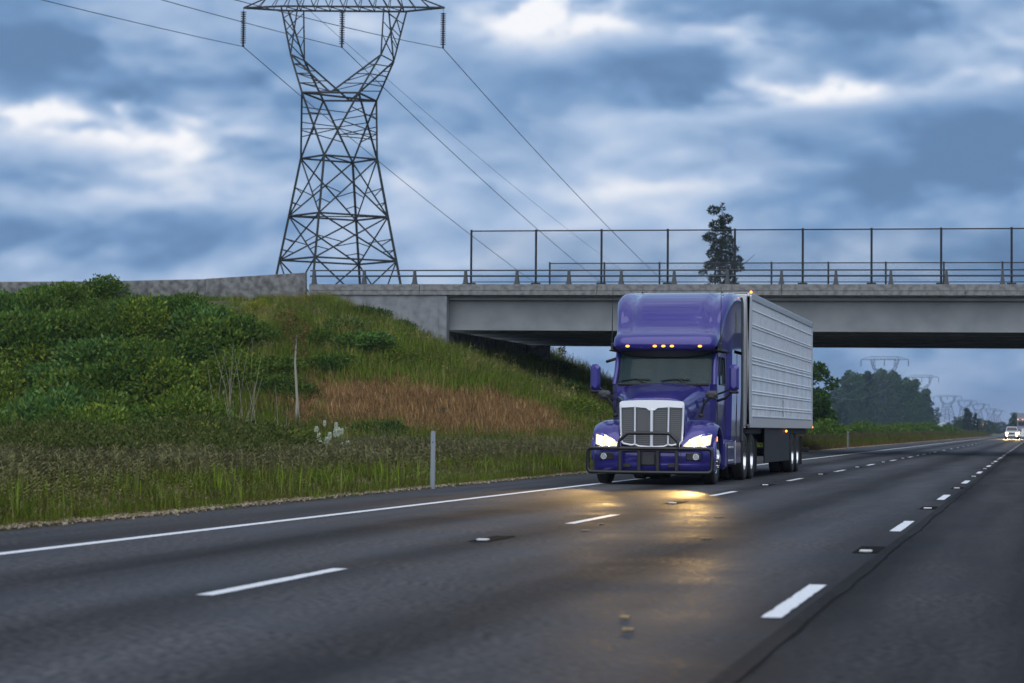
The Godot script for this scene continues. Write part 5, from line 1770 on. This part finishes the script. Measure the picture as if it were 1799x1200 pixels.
# ---------------------------------------------------------------- oncoming traffic far away
func make_traffic() -> void:
	var white := mat(Color(0.62, 0.64, 0.68), 0.25, 0.2)
	var dark := mat(Color(0.02, 0.024, 0.03), 0.1)
	# white pickup
	var at := at_h(1777.5, 771.5)
	var T := thing("pickup_truck", "white pickup coming with bright headlights far down the road", "pickup", at)
	var st := pen()
	var rings := []
	for e in [[0.0, 0.80, 0.5, 0.98], [0.12, 0.95, 0.42, 1.08], [0.6, 0.98, 0.4, 1.14], [1.5, 0.99, 0.4, 1.2], [5.3, 0.98, 0.45, 1.22], [5.6, 0.95, 0.5, 1.2]]:
		rings.append([P(-e[1], e[2], e[0]), P(-e[1], e[3] - 0.12, e[0]), P(-e[1] + 0.12, e[3], e[0]), P(e[1] - 0.12, e[3], e[0]), P(e[1], e[3] - 0.12, e[0]), P(e[1], e[2], e[0])])
	ring_loft(st, rings)
	put("body", done(st), white, T)
	st = pen()
	rings = []
	for e in [[1.2, 0.88, 1.5], [1.82, 0.72, 2.05], [1.86, 0.66, 2.2]]:
		rings.append([P(-e[1], e[0], e[2]), P(e[1], e[0], e[2]), P(e[1], e[0], 3.7), P(-e[1], e[0], 3.7)])
	ring_loft(st, rings)
	put("cab", done(st), white, T)
	st = pen()
	quad(st, P(-0.80, 1.24, 1.50), P(0.80, 1.24, 1.50), P(0.68, 1.78, 1.98), P(-0.68, 1.78, 1.98))
	put("windshield", done(st), dark, T)
	put("grille", cbox_mesh(P(0, 0.82, -0.01), Vector3(1.0, 0.26, 0.05), 0.02), M.black, T)
	put("bumper", cbox_mesh(P(0, 0.52, -0.04), Vector3(1.9, 0.2, 0.16), 0.04), M.chrome, T)
	for s in [-1, 1]:
		put("headlight", cbox_mesh(P(s * 0.74, 0.86, -0.03), Vector3(0.34, 0.24, 0.08), 0.03), M.warm, T)
		put("fog_light", cbox_mesh(P(s * 0.74, 0.48, -0.13), Vector3(0.22, 0.14, 0.05), 0.03), M.warm, T)
		put("mirror", cbox_mesh(P(s * 1.12, 1.3, 1.6), Vector3(0.2, 0.24, 0.1), 0.03), M.black, T)
		for ax in [0.95, 4.5]:
			put("tyre", tube_mesh([P(s * 0.75, 0.38, ax), P(s * 1.0, 0.38, ax)], 0.38, 20), M.rubber, T)
		var sp := SpotLight3D.new()
		sp.name = "headlight_beam"
		sp.position = P(s * 0.74, 0.86, -0.2)
		sp.rotation = Vector3(deg_to_rad(-1.5), PI, 0)
		sp.light_color = Color(1.0, 0.85, 0.55)
		sp.light_energy = 260.0
		sp.light_size = 0.12
		sp.spot_angle = 20.0
		sp.spot_angle_attenuation = 0.9
		sp.spot_range = 200.0
		sp.spot_attenuation = 2.0
		sp.shadow_enabled = true
		T.add_child(sp)
	# second truck behind it in the next lane, cut by the frame
	var b := at_h(1800.0, 771.0)
	var d := 372.0
	var Q := thing("distant_truck", "distant semi truck with amber roof lights behind the white pickup", "truck", Vector3(at.x + 1.9, 0, -d))
	put("cab", cbox_mesh(P(0, 1.95, 1.4), Vector3(2.4, 2.6, 2.4), 0.12), mat(Color(0.18, 0.2, 0.26), 0.3, 0.2), Q)
	put("hood", cbox_mesh(P(0, 1.15, 0.3), Vector3(1.9, 1.1, 1.4), 0.15), mat(Color(0.18, 0.2, 0.26), 0.3, 0.2), Q)
	put("windshield", cbox_mesh(P(0, 2.35, 0.19), Vector3(2.0, 0.7, 0.03), 0.01), dark, Q)
	put("box_body", cbox_mesh(P(0, 2.6, 9.0), Vector3(2.5, 2.8, 12.0), 0.05), mat(Color(0.2, 0.22, 0.26), 0.5), Q)
	put("grille", cbox_mesh(P(0, 1.15, -0.42), Vector3(1.0, 0.8, 0.04), 0.02), M.chrome, Q)
	put("bumper", cbox_mesh(P(0, 0.5, -0.4), Vector3(2.4, 0.4, 0.2), 0.05), M.chrome, Q)
	for s in [-1, 1]:
		put("headlight", cbox_mesh(P(s * 0.95, 0.95, -0.45), Vector3(0.3, 0.24, 0.1), 0.04), M.warm, Q)
		for ax in [0.6, 4.6, 12.5]:
			put("tyre", tube_mesh([P(s * 0.85, 0.5, ax), P(s * 1.2, 0.5, ax)], 0.5, 20), M.rubber, Q)
	for x in [-1.05, -0.35, 0.0, 0.35, 1.05]:
		put("marker_light", cbox_mesh(P(x, 2.98, 0.2), Vector3(0.18, 0.12, 0.06), 0.02), M.amber, Q)
	# lamps of a yard beyond the verge
	for e in [[1714, 746, 900.0, M.warm, "white lit lamp on a pole far beyond the verge"], [1727, 745, 930.0, M.amber, "amber lit lamp on a pole far beyond the verge"]]:
		var p := at_d(e[0], e[1], e[2])
		var o := thing("yard_lamp", e[4], "lamp", Vector3(p.x, 0, -e[2]))
		put("pole", tube_mesh([Vector3(0, -0.2, 0), Vector3(0, p.y, 0)], 0.08, 6), M.galv, o)
		put("lamp_head", cbox_mesh(Vector3(0, p.y, 0.1), Vector3(0.55, 0.55, 0.4), 0.15), e[3], o)
	# pale farm building
	var p := at_d(1656, 755, 660.0)
	var H := thing("farm_building", "pale blue roofed farm shed beyond the verge", "building", Vector3(p.x, 0, -660))
	put("wall", cbox_mesh(Vector3(0, 1.0, 0), Vector3(5.0, 2.0, 6.0), 0.02), mat(Color(0.35, 0.38, 0.42), 0.8), H)
	st = pen()
	plate(st, [Vector2(-2.7, 1.95), Vector2(2.7, 1.95), Vector2(0.3, 3.6), Vector2(-0.3, 3.6)], func(v, dd): return Vector3(v.x, v.y, dd), -3.2, 3.2)
	put("roof", done(st), mat(Color(0.45, 0.5, 0.58), 0.5), H)
	put("door", cbox_mesh(Vector3(-0.6, 0.9, 3.0), Vector3(1.6, 1.7, 0.06), 0.01), mat(Color(0.1, 0.11, 0.13), 0.6), H)

func _ready() -> void:
	# --- camera
	cam_basis = Basis(Vector3.UP, deg_to_rad(YAW)) * Basis(Vector3.RIGHT, deg_to_rad(PITCH)) * Basis(Vector3.BACK, deg_to_rad(ROLL))
	var lens := CameraAttributesPhysical.new()
	lens.frustum_focal_length = 84.0
	lens.frustum_focus_distance = 49.0
	lens.frustum_near = 0.5
	lens.frustum_far = 9000.0
	lens.exposure_aperture = 3.2
	var cam := Camera3D.new()
	cam.name = "camera"
	cam.transform = Transform3D(cam_basis, Vector3(0, EYE, 0))
	cam.fov = rad_to_deg(2.0 * atan(600.0 / FOCAL))
	cam.near = 0.5
	cam.far = 9000.0
	add_child(cam)
	cam.attributes = lens
	cam.current = true
	# --- sky, air and exposure
	var env := Environment.new()
	env.background_mode = Environment.BG_SKY
	env.sky = make_sky()
	env.tonemap_mode = Environment.TONE_MAPPER_LINEAR
	env.tonemap_exposure = 1.18
	env.sdfgi_enabled = true
	env.ssao_enabled = true
	env.ssil_enabled = true
	env.fog_enabled = FOG > 0.0
	env.fog_density = FOG
	env.fog_light_color = lin(0.55, 0.70, 0.95)
	var we := WorldEnvironment.new()
	we.name = "air"
	we.environment = env
	add_child(we)
	# --- the bright part of the overcast, high behind the viewer's left
	var sun := DirectionalLight3D.new()
	sun.name = "sun"
	sun.light_energy = 0.5
	sun.light_angular_distance = 90.0
	sun.light_color = Color(1.0, 0.995, 0.98)
	sun.rotation = Vector3(deg_to_rad(-44.0), deg_to_rad(8.0), 0)
	sun.shadow_enabled = true
	add_child(sun)
	make_materials()
	make_ground()
	make_road()
	make_overpass()
	make_pylons()
	make_truck()
	make_trailer()
	make_traffic()
	make_posts()
	make_shrubs()
	make_trees()
	make_small_plants()
	make_grass()
const FOG := 0.00013
